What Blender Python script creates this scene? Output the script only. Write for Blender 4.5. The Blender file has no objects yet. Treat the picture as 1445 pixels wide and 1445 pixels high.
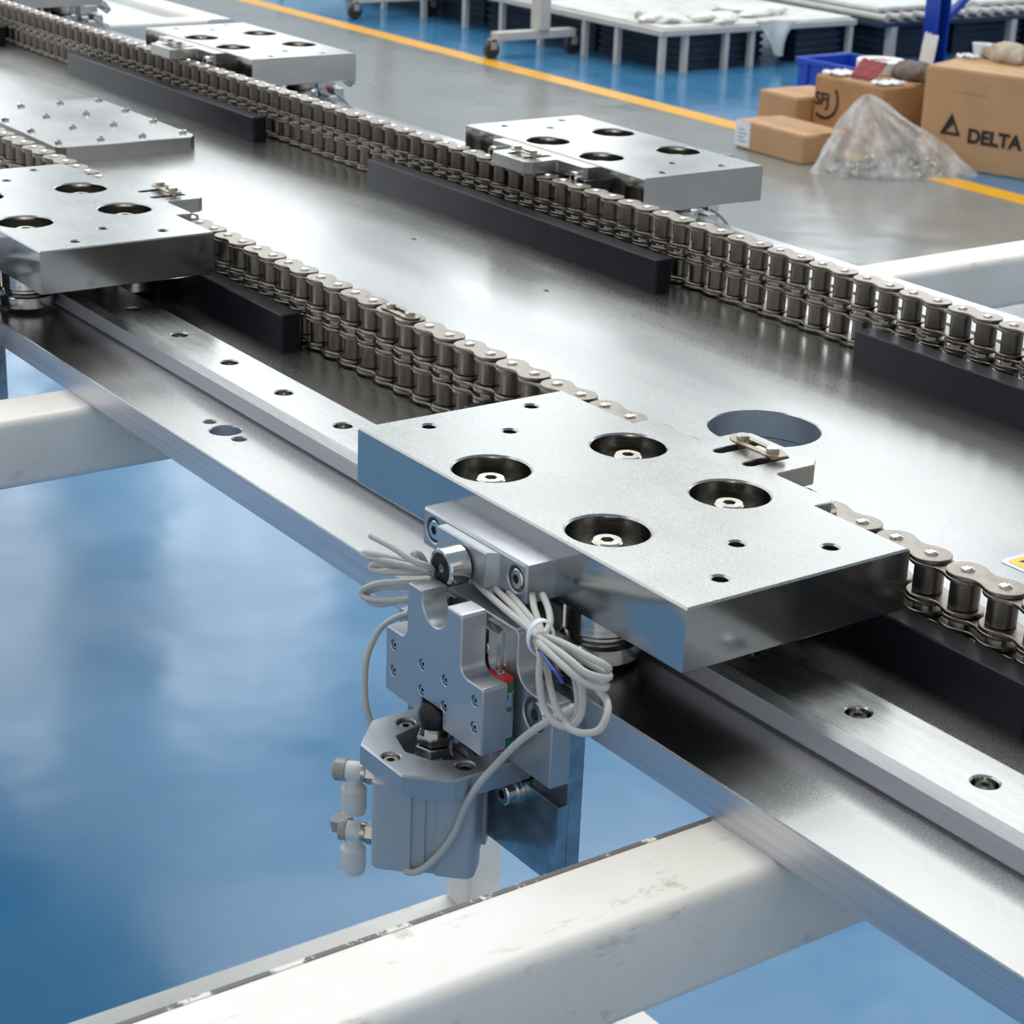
import bpy, math, random
from mathutils import Matrix, Vector
from mathutils.geometry import tessellate_polygon
random.seed(7)
PI = math.pi
SC = bpy.context.scene
COL = SC.collection

# ---------------------------------------------------------------- camera, world, light, exposure
def rotz(a): return Matrix.Rotation(a, 4, 'Z')
def rotx(a): return Matrix.Rotation(a, 4, 'X')
def roty(a): return Matrix.Rotation(a, 4, 'Y')
def tr(x, y, z): return Matrix.Translation((x, y, z))
cam_d = bpy.data.cameras.new('camera')
cam = bpy.data.objects.new('camera', cam_d); COL.objects.link(cam)
cam.matrix_world = tr(0.42747, -0.38028, 0.2520) @ rotz(0.94223) @ rotx(1.19938) @ rotz(0.040285)
cam_d.sensor_width = 36.0
cam_d.lens = 2794.5 / 1445.0 * 36.0
cam_d.clip_start = 0.02; cam_d.clip_end = 200
cam_d.dof.use_dof = True
cam_d.dof.focus_distance = 0.80
cam_d.dof.aperture_fstop = 45
SC.camera = cam
SC.view_settings.view_transform = 'Standard'
SC.view_settings.look = 'None'
SC.view_settings.gamma = 1.0
SC.view_settings.use_curve_mapping = False
SC.view_settings.exposure = 0.05

world = bpy.data.worlds.new('world'); SC.world = world; world.use_nodes = True
world.node_tree.nodes['Background'].inputs[0].default_value = (0.93, 0.96, 1.0, 1)
world.node_tree.nodes['Background'].inputs[1].default_value = 0.75

def area(name, loc, size, energy, color, target):
    l = bpy.data.lights.new(name, 'AREA'); l.shape = 'RECTANGLE'; l.size, l.size_y = size
    l.energy = energy; l.color = color
    o = bpy.data.objects.new(name, l); COL.objects.link(o); o.location = loc
    o.rotation_euler = (Vector(target) - Vector(loc)).to_track_quat('-Z', 'Y').to_euler()
    return o
area('added_key_light', (-2.2, 1.6, 6.2), (3.0, 3.0), 230, (1.0, 0.965, 0.90), (0, 0, 0))  # added soft key light under the roof, brightens the upward faces
WINDOW_STRENGTH = 2.1
SKYLIGHT_STRENGTH = 1.9

# ---------------------------------------------------------------- materials
def new_mat(name):
    m = bpy.data.materials.new(name); m.use_nodes = True
    nt = m.node_tree; b = nt.nodes['Principled BSDF']
    return m, nt, b
def N(nt, t, **kw):
    n = nt.nodes.new(t)
    for k, v in kw.items(): setattr(n, k, v)
    return n
def ramp(nt, fac, c0, c1, p0=0.3, p1=0.7):
    r = N(nt, 'ShaderNodeValToRGB')
    r.color_ramp.elements[0].position = p0; r.color_ramp.elements[1].position = p1
    r.color_ramp.elements[0].color = (*c0, 1) if len(c0) == 3 else c0
    r.color_ramp.elements[1].color = (*c1, 1) if len(c1) == 3 else c1
    nt.links.new(fac, r.inputs[0]); return r
def noise(nt, scale, detail=3, stretch=(1, 1, 1), rough=0.5, coord='Object'):
    tc = N(nt, 'ShaderNodeTexCoord'); mp = N(nt, 'ShaderNodeMapping')
    mp.inputs['Scale'].default_value = stretch
    n = N(nt, 'ShaderNodeTexNoise'); n.inputs['Scale'].default_value = scale
    n.inputs['Detail'].default_value = detail; n.inputs['Roughness'].default_value = rough
    nt.links.new(tc.outputs[coord], mp.inputs[0]); nt.links.new(mp.outputs[0], n.inputs['Vector'])
    return n
def maprange(nt, v, a, b, c, d):
    m = N(nt, 'ShaderNodeMapRange')
    for i, x in enumerate((a, b, c, d)): m.inputs[i + 1].default_value = x
    nt.links.new(v, m.inputs[0]); return m
def bump(nt, b, h, strength, dist):
    bp = N(nt, 'ShaderNodeBump'); bp.inputs['Strength'].default_value = strength
    bp.inputs['Distance'].default_value = dist
    nt.links.new(h, bp.inputs['Height']); nt.links.new(bp.outputs[0], b.inputs['Normal'])
def metal(name, col, rough, rvar=0.05, stretch=(1, 1, 1), scale=60, grain=0.06, bdist=0.00002, cvar=0.06, gscale=1500, metallic=1.0, speck=0.0):
    m, nt, b = new_mat(name)
    b.inputs['Metallic'].default_value = metallic
    n1 = noise(nt, scale, 4, stretch)
    n2 = noise(nt, gscale, 2, stretch)
    c0 = tuple(max(0, c * (1 - cvar)) for c in col); c1 = tuple(min(1, c * (1 + cvar)) for c in col)
    r = ramp(nt, n1.outputs[0], c0, c1)
    if speck:
        sp = ramp(nt, n2.outputs[0], (1 - speck,) * 3, (1, 1, 1), 0.35, 0.65)
        mx = N(nt, 'ShaderNodeMix', data_type='RGBA', blend_type='MULTIPLY'); mx.inputs[0].default_value = 1.0
        nt.links.new(r.outputs[0], mx.inputs[6]); nt.links.new(sp.outputs[0], mx.inputs[7]); nt.links.new(mx.outputs[2], b.inputs['Base Color'])
    else: nt.links.new(r.outputs[0], b.inputs['Base Color'])
    ad = N(nt, 'ShaderNodeMath', operation='ADD')
    a = maprange(nt, n1.outputs[0], 0.3, 0.7, rough - rvar, rough + rvar)
    g = maprange(nt, n2.outputs[0], 0.3, 0.7, -grain, grain)
    nt.links.new(a.outputs[0], ad.inputs[0]); nt.links.new(g.outputs[0], ad.inputs[1])
    nt.links.new(ad.outputs[0], b.inputs['Roughness'])
    bump(nt, b, n2.outputs[0], 0.05, bdist)
    return m
def plain(name, col, rough, metallic=0.0, cvar=0.05, scale=30, bdist=0.0, coat=0.0):
    m, nt, b = new_mat(name)
    n1 = noise(nt, scale, 3)
    c0 = tuple(max(0, c * (1 - cvar)) for c in col); c1 = tuple(min(1, c * (1 + cvar)) for c in col)
    r = ramp(nt, n1.outputs[0], c0, c1); nt.links.new(r.outputs[0], b.inputs['Base Color'])
    b.inputs['Roughness'].default_value = rough; b.inputs['Metallic'].default_value = metallic
    if bdist: bump(nt, b, n1.outputs[0], 0.6, bdist)
    return m
MAT = {}
MAT['alu_plate'] = metal('milled_aluminium', (0.49, 0.49, 0.475), 0.27, 0.05, (1, 1, 1), 14, 0.06, 0.000012, 0.06, 3000, speck=0.14)
MAT['alu_cut'] = metal('fly_cut_aluminium', (0.47, 0.48, 0.485), 0.15, 0.03, (1, 1, 1), 25, 0.03, 0.000006, 0.06, 3000)
MAT['alu_base'] = metal('rolled_aluminium', (0.49, 0.49, 0.48), 0.25, 0.06, (0.35, 2.0, 1), 9, 0.05, 0.00001, 0.06, 2400, speck=0.12)
MAT['alu_rail'] = metal('ground_steel', (0.57, 0.57, 0.56), 0.27, 0.03, (0.08, 3, 3), 60, 0.05, 0.00001, 0.05, 1600, speck=0.10)
MAT['alu_side'] = metal('sawn_aluminium', (0.66, 0.66, 0.70), 0.42, 0.03, (0.04, 1, 4), 260, 0.04, 0.000012, 0.10, 900)
MAT['rail_side'] = metal('rail_side', (0.56, 0.56, 0.61), 0.55, 0.03, (0.05, 1, 4), 260, 0.04, 0.00001, 0.06, 900)
MAT['anodised'] = metal('clear_anodised', (0.48, 0.50, 0.53), 0.36, 0.02, (1, 1, 1), 200, 0.05, 0.00002, 0.03, 3000, metallic=0.8, speck=0.08)
MAT['dark_milled'] = metal('dark_milled', (0.34, 0.37, 0.41), 0.22, 0.05, (1, 1, 1), 150, 0.05, 0.00002, 0.25, 700)
MAT['cyl'] = plain('cylinder_body', (0.44, 0.475, 0.50), 0.45, 0.35, 0.03, 200)
MAT['steel'] = metal('bright_steel', (0.66, 0.66, 0.64), 0.14, 0.03, (1, 1, 1), 80, 0.02, 0.000004, 0.05, 900)
MAT['turned'] = metal('turned_steel', (0.55, 0.54, 0.51), 0.16, 0.03, (1, 1, 20), 60, 0.02, 0.000004, 0.15, 400)
MAT['nickel'] = metal('nickel', (0.62, 0.58, 0.50), 0.22, 0.04, (1, 1, 1), 120, 0.03, 0.00001, 0.1)
MAT['pin'] = metal('pin_steel', (0.60, 0.57, 0.52), 0.2, 0.05, (1, 1, 1), 300, 0.03, 0.00002, 0.1)
MAT['link'] = metal('link_steel', (0.30, 0.265, 0.225), 0.34, 0.08, (1, 1, 1), 160, 0.06, 0.00003, 0.22, 1400)
MAT['roller'] = metal('roller_steel', (0.225, 0.20, 0.175), 0.36, 0.06, (1, 1, 1), 120, 0.05, 0.00002, 0.2, 900)
MAT['brass'] = metal('brass', (0.55, 0.42, 0.20), 0.25)
MAT['clip'] = metal('bronze_spring_steel', (0.36, 0.30, 0.22), 0.3)
MAT['bore'] = metal('bored_aluminium', (0.66, 0.67, 0.68), 0.40, 0.04, (1, 1, 1), 60, 0.03, 0.000004, 0.08, 900)
MAT['black_metal'] = plain('blackened_steel', (0.02, 0.02, 0.022), 0.32, 0.6)
MAT['guard'] = plain('black_nylon', (0.012, 0.012, 0.017), 0.33, 0, 0.2, 50)
MAT['guard'].node_tree.nodes['Principled BSDF'].inputs['Specular IOR Level'].default_value = 0.32
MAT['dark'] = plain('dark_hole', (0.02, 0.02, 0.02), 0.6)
MAT['cable'] = plain('cable_sheath', (0.50, 0.495, 0.47), 0.42, 0, 0.04)
MAT['tie'] = plain('white_nylon', (0.78, 0.82, 0.88), 0.35)
MAT['white_plastic'] = plain('white_plastic', (0.72, 0.70, 0.66), 0.35)
MAT['grey_plastic'] = plain('grey_plastic', (0.34, 0.33, 0.31), 0.4)
MAT['green'] = plain('green_plastic', (0.005, 0.17, 0.045), 0.3)
MAT['red'] = plain('red_plastic', (0.62, 0.012, 0.018), 0.3)
MAT['brown'] = plain('brown_wire', (0.16, 0.05, 0.02), 0.4)
MAT['blue_wire'] = plain('blue_wire', (0.02, 0.10, 0.5), 0.4)
MAT['rubber'] = plain('rubber', (0.03, 0.028, 0.026), 0.5)
MAT['crate_blue'] = plain('blue_crate', (0.015, 0.07, 0.48), 0.4)
MAT['post_blue'] = plain('blue_post', (0.008, 0.045, 0.34), 0.35)
MAT['dark_blue'] = plain('dark_blue_box', (0.012, 0.028, 0.055), 0.55, 0, 0.4, 8)
MAT['rack'] = plain('rack_paint', (0.52, 0.50, 0.47), 0.4)
MAT['film'] = plain('white_film', (0.72, 0.72, 0.68), 0.3, 0, 0.15, 12, 0.004)
MAT['print'] = plain('black_print', (0.012, 0.012, 0.012), 0.6)
MAT['paper'] = plain('paper', (0.78, 0.76, 0.72), 0.6, 0, 0.06, 20)
MAT['cloth'] = plain('cloth', (0.16, 0.13, 0.11), 0.85, 0, 0.3, 40, 0.004)
MAT['tan_cloth'] = plain('tan_cloth', (0.45, 0.38, 0.29), 0.85, 0, 0.2, 40, 0.004)
MAT['dark_red'] = plain('dark_red', (0.24, 0.012, 0.018), 0.5)
MAT['yellow'] = plain('yellow_sign', (0.86, 0.60, 0.05), 0.4, 0, 0.05)
MAT['line'] = plain('line_paint', (0.80, 0.40, 0.012), 0.3, 0, 0.06, 6)
MAT['wall'] = plain('wall_paint', (0.62, 0.64, 0.64), 0.7)
MAT['card'] = plain('cardboard', (0.48, 0.285, 0.145), 0.7, 0, 0.06, 14, 0.001)
MAT['card_dark'] = plain('brown_cardboard', (0.42, 0.235, 0.10), 0.6, 0, 0.1, 14, 0.001)

def cream():
    m, nt, b = new_mat('cream_paint')
    n1 = noise(nt, 9, 6, (1, 1, 1), 0.6); n2 = noise(nt, 60, 5, (3, .6, 1), 0.65); n3 = noise(nt, 48, 7, (.6, .35, 1), 0.75)
    r1 = ramp(nt, n1.outputs[0], (0.80, 0.755, 0.67), (0.90, 0.88, 0.84), 0.35, 0.6)
    r2 = ramp(nt, n2.outputs[0], (0.50, 0.44, 0.35), (1, 1, 1), 0.27, 0.38)
    r3 = ramp(nt, n3.outputs[0], (0.55, 0.49, 0.40), (1, 1, 1), 0.31, 0.37)
    mx = N(nt, 'ShaderNodeMix', data_type='RGBA', blend_type='MULTIPLY'); mx.inputs[0].default_value = 0.55
    nt.links.new(r1.outputs[0], mx.inputs[6]); nt.links.new(r2.outputs[0], mx.inputs[7])
    my = N(nt, 'ShaderNodeMix', data_type='RGBA', blend_type='MULTIPLY'); my.inputs[0].default_value = 0.7
    nt.links.new(mx.outputs[2], my.inputs[6]); nt.links.new(r3.outputs[0], my.inputs[7])
    nt.links.new(my.outputs[2], b.inputs['Base Color'])
    b.inputs['Roughness'].default_value = 0.42
    bump(nt, b, n3.outputs[0], 0.35, 0.0006)
    return m
MAT['cream'] = cream()
def worn_edge():
    m, nt, b = new_mat('worn_paint_edge')
    n = noise(nt, 90, 5, (1, 1, 1), 0.7)
    r = ramp(nt, n.outputs[0], (0.13, 0.12, 0.11), (0.80, 0.77, 0.70), 0.52, 0.55)
    nt.links.new(r.outputs[0], b.inputs['Base Color']); b.inputs['Roughness'].default_value = 0.5
    return m
MAT['worn'] = worn_edge()
def epoxy(name, c0, c1, rough, spots=True):
    m, nt, b = new_mat(name)
    n1 = noise(nt, 2.2, 5, (1, 1, 1), 0.55); n2 = noise(nt, 26, 4); n3 = noise(nt, 7, 4)
    r = ramp(nt, n1.outputs[0], c0, c1, 0.35, 0.65)
    if spots:
        s = ramp(nt, n2.outputs[0], (0.35, 0.35, 0.35), (1, 1, 1), 0.20, 0.26)
        mx = N(nt, 'ShaderNodeMix', data_type='RGBA', blend_type='MULTIPLY'); mx.inputs[0].default_value = 0.8
        nt.links.new(r.outputs[0], mx.inputs[6]); nt.links.new(s.outputs[0], mx.inputs[7])
        nt.links.new(mx.outputs[2], b.inputs['Base Color'])
    else: nt.links.new(r.outputs[0], b.inputs['Base Color'])
    mr = maprange(nt, n3.outputs[0], 0.3, 0.7, rough - 0.04, rough + 0.06)
    nt.links.new(mr.outputs[0], b.inputs['Roughness'])
    b.inputs['IOR'].default_value = 1.55
    n4 = noise(nt, 3.2, 3); bump(nt, b, n4.outputs[0], 0.5, 0.006)
    return m
MAT['floor_blue'] = epoxy('blue_epoxy', (0.040, 0.178, 0.35), (0.066, 0.225, 0.41), 0.15)
MAT['floor_grey'] = epoxy('grey_epoxy', (0.205, 0.215, 0.205), (0.235, 0.24, 0.225), 0.16, False)
def emit(name, col, s):
    m, nt, b = new_mat(name)
    b.inputs['Base Color'].default_value = (0.8, 0.8, 0.8, 1)
    b.inputs['Emission Color'].default_value = (*col, 1); b.inputs['Emission Strength'].default_value = s
    return m
MAT['daylight'] = emit('window_daylight', (0.93, 0.97, 1.0), WINDOW_STRENGTH)
MAT['skylight'] = emit('roof_daylight', (1.0, 0.99, 0.96), SKYLIGHT_STRENGTH)
def bagmat():
    m, nt, b = new_mat('clear_polythene')
    b.inputs['Base Color'].default_value = (0.85, 0.84, 0.82, 1); b.inputs['Roughness'].default_value = 0.22
    n = noise(nt, 22, 5)
    mr = maprange(nt, n.outputs[0], 0.35, 0.65, 0.22, 0.62); nt.links.new(mr.outputs[0], b.inputs['Alpha'])
    bump(nt, b, n.outputs[0], 0.8, 0.01)
    return m
MAT['bag'] = bagmat()

# ---------------------------------------------------------------- mesh building
def area2(p): return 0.5 * sum(p[i][0] * p[(i + 1) % len(p)][1] - p[(i + 1) % len(p)][0] * p[i][1] for i in range(len(p)))
def offset(loop, d):
    """move a counter-clockwise loop inwards by d"""
    n = len(loop); out = []
    for i in range(n):
        a, b, c = loop[i - 1], loop[i], loop[(i + 1) % n]
        e1 = Vector((b[0] - a[0], b[1] - a[1])); e2 = Vector((c[0] - b[0], c[1] - b[1]))
        if e1.length < 1e-9 or e2.length < 1e-9: out.append(b); continue
        e1.normalize(); e2.normalize()
        n1 = Vector((-e1.y, e1.x)); n2 = Vector((-e2.y, e2.x)); s = n1 + n2
        if s.length < 1e-6: s = n1
        s.normalize(); k = d / max(0.35, s.dot(n1))
        out.append((b[0] + s.x * k, b[1] + s.y * k))
    return out
def circ(x, y, r, n=32, a0=0.0): return [(x + r * math.cos(a0 + 2 * PI * i / n), y + r * math.sin(a0 + 2 * PI * i / n)) for i in range(n)]
def rrect(x0, y0, x1, y1, r, n=5):
    if r <= 0: return [(x0, y0), (x1, y0), (x1, y1), (x0, y1)]
    p = []
    for cx, cy, a in ((x1 - r, y0 + r, -90), (x1 - r, y1 - r, 0), (x0 + r, y1 - r, 90), (x0 + r, y0 + r, 180)):
        for i in range(n + 1):
            t = math.radians(a + 90 * i / n); p.append((cx + r * math.cos(t), cy + r * math.sin(t)))
    return p
def cham(x0, y0, x1, y1, c): return [(x0 + c, y0), (x1 - c, y0), (x1, y0 + c), (x1, y1 - c), (x1 - c, y1), (x0 + c, y1), (x0, y1 - c), (x0, y0 + c)]
def slot(x, y0, y1, r, n=8):
    p = [(x + r * math.cos(PI * i / n), y1 + r * math.sin(PI * i / n)) for i in range(n + 1)]
    return p + [(x + r * math.cos(PI + PI * i / n), y0 + r * math.sin(PI + PI * i / n)) for i in range(n + 1)]
def fillet(pts, radii, n=6):
    """round the given corners of a polygon"""
    out = []; L = len(pts)
    for i, p in enumerate(pts):
        r = radii[i]
        if not r: out.append(p); continue
        a = Vector(pts[i - 1]); b = Vector(p); c = Vector(pts[(i + 1) % L])
        u = (a - b).normalized(); v = (c - b).normalized(); h = math.acos(max(-1, min(1, u.dot(v)))) / 2
        t = r / math.tan(h); s = b + u * t; e = b + v * t; cen = b + (u + v).normalized() * (r / math.sin(h))
        a0 = math.atan2(s.y - cen.y, s.x - cen.x); a1 = math.atan2(e.y - cen.y, e.x - cen.x)
        d = (a1 - a0 + PI) % (2 * PI) - PI
        for k in range(n + 1):
            q = a0 + d * k / n; out.append((cen.x + r * math.cos(q), cen.y + r * math.sin(q)))
    return out
FRONT = Matrix(((1, 0, 0, 0), (0, 0, -1, 0), (0, 1, 0, 0), (0, 0, 0, 1)))   # local X,Y,Z -> world x,z,-y
BACK = Matrix(((-1, 0, 0, 0), (0, 0, 1, 0), (0, 1, 0, 0), (0, 0, 0, 1)))    # local X,Y,Z -> world -x,z,y
class MB:
    def __init__(s): s.v = []; s.f = []; s.m = []; s.sh = []; s.mats = []
    def mi(s, mat):
        if mat not in s.mats: s.mats.append(mat)
        return s.mats.index(mat)
    def add(s, verts, faces, mat=None, M=None):
        o = len(s.v); k = s.mi(mat)
        s.v += [(M @ Vector(v))[:] if M is not None else tuple(v) for v in verts]
        s.f += [tuple(o + i for i in f) for f in faces]; s.m += [k] * len(faces)
        return s
    def prism(s, outer, z0, z1, holes=(), bt=0.0, bb=0.0, bh=None, mat=None, M=None, side=None, hside=None):
        outer = list(outer)
        if area2(outer) < 0: outer.reverse()
        loops = [outer]
        for h in holes:
            h = list(h)
            if area2(h) > 0: h.reverse()
            loops.append(h)
        V = []; F = []; caps_t = []; caps_b = []; FS = []; FH = []
        for li, lp in enumerate(loops):
            t = bt if li == 0 else (bh if bh is not None else bt); b = bb if li == 0 else (0.0 if bb == 0 else t)
            levels = []
            if b > 0: levels.append((offset(lp, b), z0)); levels.append((lp, z0 + b))
            else: levels.append((lp, z0))
            if t > 0: levels.append((lp, z1 - t)); levels.append((offset(lp, t), z1))
            else: levels.append((lp, z1))
            n = len(lp); base = len(V)
            for l, z in levels: V += [(p[0], p[1], z) for p in l]
            for k in range(len(levels) - 1):
                for i in range(n):
                    j = (i + 1) % n; a = base + k * n
                    (F if (t > 0 and k == len(levels) - 2) else FS if (side is not None and li == 0) else FH if (hside is not None and li > 0) else F).append((a + i, a + j, a + n + j, a + n + i))
            caps_b.append((levels[0][0], base)); caps_t.append((levels[-1][0], base + (len(levels) - 1) * n))
        for caps, z, up in ((caps_t, z1, True), (caps_b, z0, False)):
            if len(caps) == 1 and len(caps[0][0]) <= 8 and all_convex(caps[0][0]):
                idx = [caps[0][1] + i for i in range(len(caps[0][0]))]; F.append(tuple(idx if up else idx[::-1])); continue
            flat = []; mp = []
            for lp, b0 in caps:
                flat.append([Vector((p[0], p[1], 0)) for p in lp]); mp += [b0 + i for i in range(len(lp))]
            for t3 in tessellate_polygon(flat):
                a, b, c = (mp[i] for i in t3)
                pa, pb, pc = V[a], V[b], V[c]
                cr = (pb[0] - pa[0]) * (pc[1] - pa[1]) - (pb[1] - pa[1]) * (pc[0] - pa[0])
                if abs(cr) < 1e-14: continue
                if (cr > 0) != up: a, c = c, a
                F.append((a, b, c))
        o = len(s.v)
        s.add(V, F, mat, M)
        if FS:
            k = s.mi(side); s.f += [tuple(o + i for i in f) for f in FS]; s.m += [k] * len(FS)
        if FH:
            k = s.mi(hside); s.f += [tuple(o + i for i in f) for f in FH]; s.m += [k] * len(FH)
        return s
    def box(s, x0, y0, z0, x1, y1, z1, b=0.0, mat=None, M=None, side=None):
        return s.prism([(x0, y0), (x1, y0), (x1, y1), (x0, y1)] if b == 0 else cham(x0, y0, x1, y1, b * 0.7), z0, z1, bt=b, bb=b, mat=mat, M=M, side=side)
    def lathe(s, prof, n=32, mat=None, M=None):
        V = []; F = []
        for r, z in prof:
            V += [(r * math.cos(2 * PI * i / n), r * math.sin(2 * PI * i / n), z) for i in range(n)]
        for k in range(len(prof) - 1):
            for i in range(n):
                j = (i + 1) % n; F.append((k * n + i, k * n + j, (k + 1) * n + j, (k + 1) * n + i))
        if prof[0][0] > 1e-6: F.append(tuple(range(n))[::-1])
        if prof[-1][0] > 1e-6: F.append(tuple((len(prof) - 1) * n + i for i in range(n)))
        return s.add(V, F, mat, M)
    def tube(s, path, r, n=10, mat=None, M=None, smooth=True, closed=False):
        P = [Vector(p) for p in path]
        if smooth: P = catmull(P)
        V = []; F = []; up = Vector((0, 0, 1)); L = len(P)
        prev = None
        for i in range(L):
            t = (P[min(i + 1, L - 1)] - P[max(i - 1, 0)]).normalized()
            if prev is None:
                a = t.cross(up)
                if a.length < 1e-3: a = t.cross(Vector((1, 0, 0)))
                a.normalize()
            else:
                a = prev - t * prev.dot(t); a.normalize()
            prev = a; b = t.cross(a)
            V += [tuple(P[i] + (a * math.cos(2 * PI * k / n) + b * math.sin(2 * PI * k / n)) * r) for k in range(n)]
        for i in range(L - 1):
            for k in range(n):
                j = (k + 1) % n; F.append((i * n + k, i * n + j, (i + 1) * n + j, (i + 1) * n + k))
        F.append(tuple(range(n))[::-1]); F.append(tuple((L - 1) * n + k for k in range(n)))
        return s.add(V, F, mat, M)
    def socket_screw(s, M, r=0.004, h=0.004, hexr=None, mat=None, depth=0.6):
        """cap screw: head from z=0 to h with a hexagonal socket"""
        hx = hexr or r * 0.46
        s.prism(circ(0, 0, r, 28), 0, h, [circ(0, 0, hx, 6)], bt=r * 0.12, bh=0.0, mat=mat, M=M)
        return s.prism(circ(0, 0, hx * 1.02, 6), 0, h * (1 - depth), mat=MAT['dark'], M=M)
    def mesh(s, name, O=(0, 0, 0), ang=32):
        me = bpy.data.meshes.new(name)
        me.from_pydata([(v[0] - O[0], v[1] - O[1], v[2] - O[2]) for v in s.v], [], s.f)
        for m in s.mats: me.materials.append(m)
        me.polygons.foreach_set('material_index', s.m)
        me.polygons.foreach_set('use_smooth', [True] * len(s.f))
        me.update(); me.set_sharp_from_angle(angle=math.radians(ang))
        return me
def all_convex(p):
    n = len(p)
    for i in range(n):
        a, b, c = p[i - 1], p[i], p[(i + 1) % n]
        if (b[0] - a[0]) * (c[1] - b[1]) - (b[1] - a[1]) * (c[0] - b[0]) < -1e-12: return False
    return True
def catmull(P, k=6):
    out = []
    for i in range(len(P) - 1):
        p0 = P[max(i - 1, 0)]; p1 = P[i]; p2 = P[i + 1]; p3 = P[min(i + 2, len(P) - 1)]
        for j in range(k):
            t = j / k
            out.append(0.5 * ((2 * p1) + (p2 - p0) * t + (2 * p0 - 5 * p1 + 4 * p2 - p3) * t * t + (3 * p1 - p0 - 3 * p2 + p3) * t ** 3))
    out.append(P[-1]); return out
def obj(name, mb, parent=None, O=None, label=None, ang=32):
    """link a mesh; a part's vertices are given in world coordinates and O is the world place of its parent chain"""
    if O is None: O = parent['_O'] if parent is not None and '_O' in parent else (0, 0, 0)
    o = bpy.data.objects.new(name, mb.mesh(name, O, ang)); COL.objects.link(o)
    if parent is not None: o.parent = parent; o['_O'] = list(O)
    else: o.location = O; o['_O'] = list(O)
    if label: o['label'] = label
    return o
def tag(o, label, cat=None, group=None, kind=None):
    if label: o['label'] = label
    if cat: o['category'] = cat
    if group: o['group'] = group
    if kind: o['kind'] = kind
    return o
def thing(name, label, cat, O=(0, 0, 0), group=None):
    e = bpy.data.objects.new(name, None); COL.objects.link(e); e.location = O; e.empty_display_size = 0.05
    e['_O'] = list(O); tag(e, label, cat, group); return e
def dup(root, loc, rz=0.0, label=None, group=None):
    r = root.copy(); COL.objects.link(r); r.location = loc; r.rotation_euler = (0, 0, rz)
    if label: r['label'] = label
    if group: r['group'] = group
    for ch in list(root.children):
        c = ch.copy(); COL.objects.link(c); c.parent = r
        for g in ch.children:
            d = g.copy(); COL.objects.link(d); d.parent = c
    return r
def struct(name, mb, O=(0, 0, 0), label=None):
    o = obj(name, mb, None, O); o['kind'] = 'structure'
    if label: o['label'] = label
    return o
A = MAT

# ---------------------------------------------------------------- the hall
ZF = -0.80
ZB = -0.0475           # top of the aluminium base plate
ZU = -0.0613           # underside of the base plate, top of the frame
mb = MB()
for y0, y1, m in ((-8, 1.6, 'floor_blue'), (1.6, 3.59, 'floor_grey'), (3.59, 10, 'floor_blue')):
    mb.box(-12, y0, ZF - 0.1, 8, y1, ZF, mat=A[m])
floor = struct('floor', mb, label='glossy epoxy floor, a grey walkway between blue areas')
o = obj('floor_marking', MB().box(-11.99, 3.585, ZF, 7.9, 3.672, ZF + 0.0012, mat=A['line']), floor, label='orange yellow line painted on the floor')
def wall_with_windows(name, along, const, lo, hi, zt, win, out):
    """slabs around a band of windows; along = axis the wall runs on"""
    mb = MB(); z0, z1 = win['z']
    def slab(a0, a1, b0, b1):
        c0, c1 = sorted((const, const + 0.2 * out))
        if along == 'y': mb.box(c0, a0, b0, c1, a1, b1, mat=A['wall'])
        else: mb.box(a0, c0, b0, a1, c1, b1, mat=A['wall'])
    slab(lo, hi, ZF, z0); slab(lo, hi, z1, zt)
    edges = win['spans']; prev = lo
    for a, b in edges: slab(prev, a, z0, z1); prev = b
    slab(prev, hi, z0, z1)
    return struct(name, mb)
def window(i, along, const, a0, a1, z0, z1, out):
    fr = MB(); w = 0.06; c0, c1 = sorted((const, const + 0.08 * out))
    def bar(p0, p1, q0, q1):
        if along == 'y': fr.box(c0, p0, q0, c1, p1, q1, mat=A['rack'])
        else: fr.box(p0, c0, q0, p1, c1, q1, mat=A['rack'])
    bar(a0, a1, z0, z0 + w); bar(a0, a1, z1 - w, z1)
    n = 3
    for k in range(n + 1):
        c = a0 + (a1 - a0 - w) * k / n; bar(c, c + w, z0, z1)
    f = struct('window_%d' % i, fr, label='tall factory window letting daylight in')
    for k in range(n):
        p = MB(); s = (a1 - a0 - w) / n; c = a0 + w + s * k; d = const + 0.05 * out
        if along == 'y': p.box(min(d, d + .01 * out), c, z0 + w, max(d, d + .01 * out), c + s - w, z1 - w, mat=A['daylight'])
        else: p.box(c, min(d, d + .01 * out), z0 + w, c + s - w, max(d, d + .01 * out), z1 - w, mat=A['daylight'])
        obj('pane', p, f)
ZC = 6.4
spl = [(-6.5, -4.0), (-2.9, -0.4), (1.2, 2.6), (3.6, 4.65), (5.45, 6.95), (7.9, 9.7)]
spb = [(-10.5, -8.0), (-6.9, -4.4), (-3.3, -0.8), (0.3, 2.8)]
wall_with_windows('wall_left', 'y', -12.0, -8.0, 10.2, ZC, dict(z=(1.6, 5.6), spans=spl), -1)
wall_with_windows('wall_back', 'x', 10.0, -12.0, 8.0, ZC, dict(z=(1.6, 5.6), spans=spb), 1)
wi = 1
for a, b in spl: window(wi, 'y', -12.0, a, b, 1.6, 5.6, -1); wi += 1
for a, b in spb: window(wi, 'x', 10.0, a, b, 1.6, 5.6, 1); wi += 1
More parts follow.
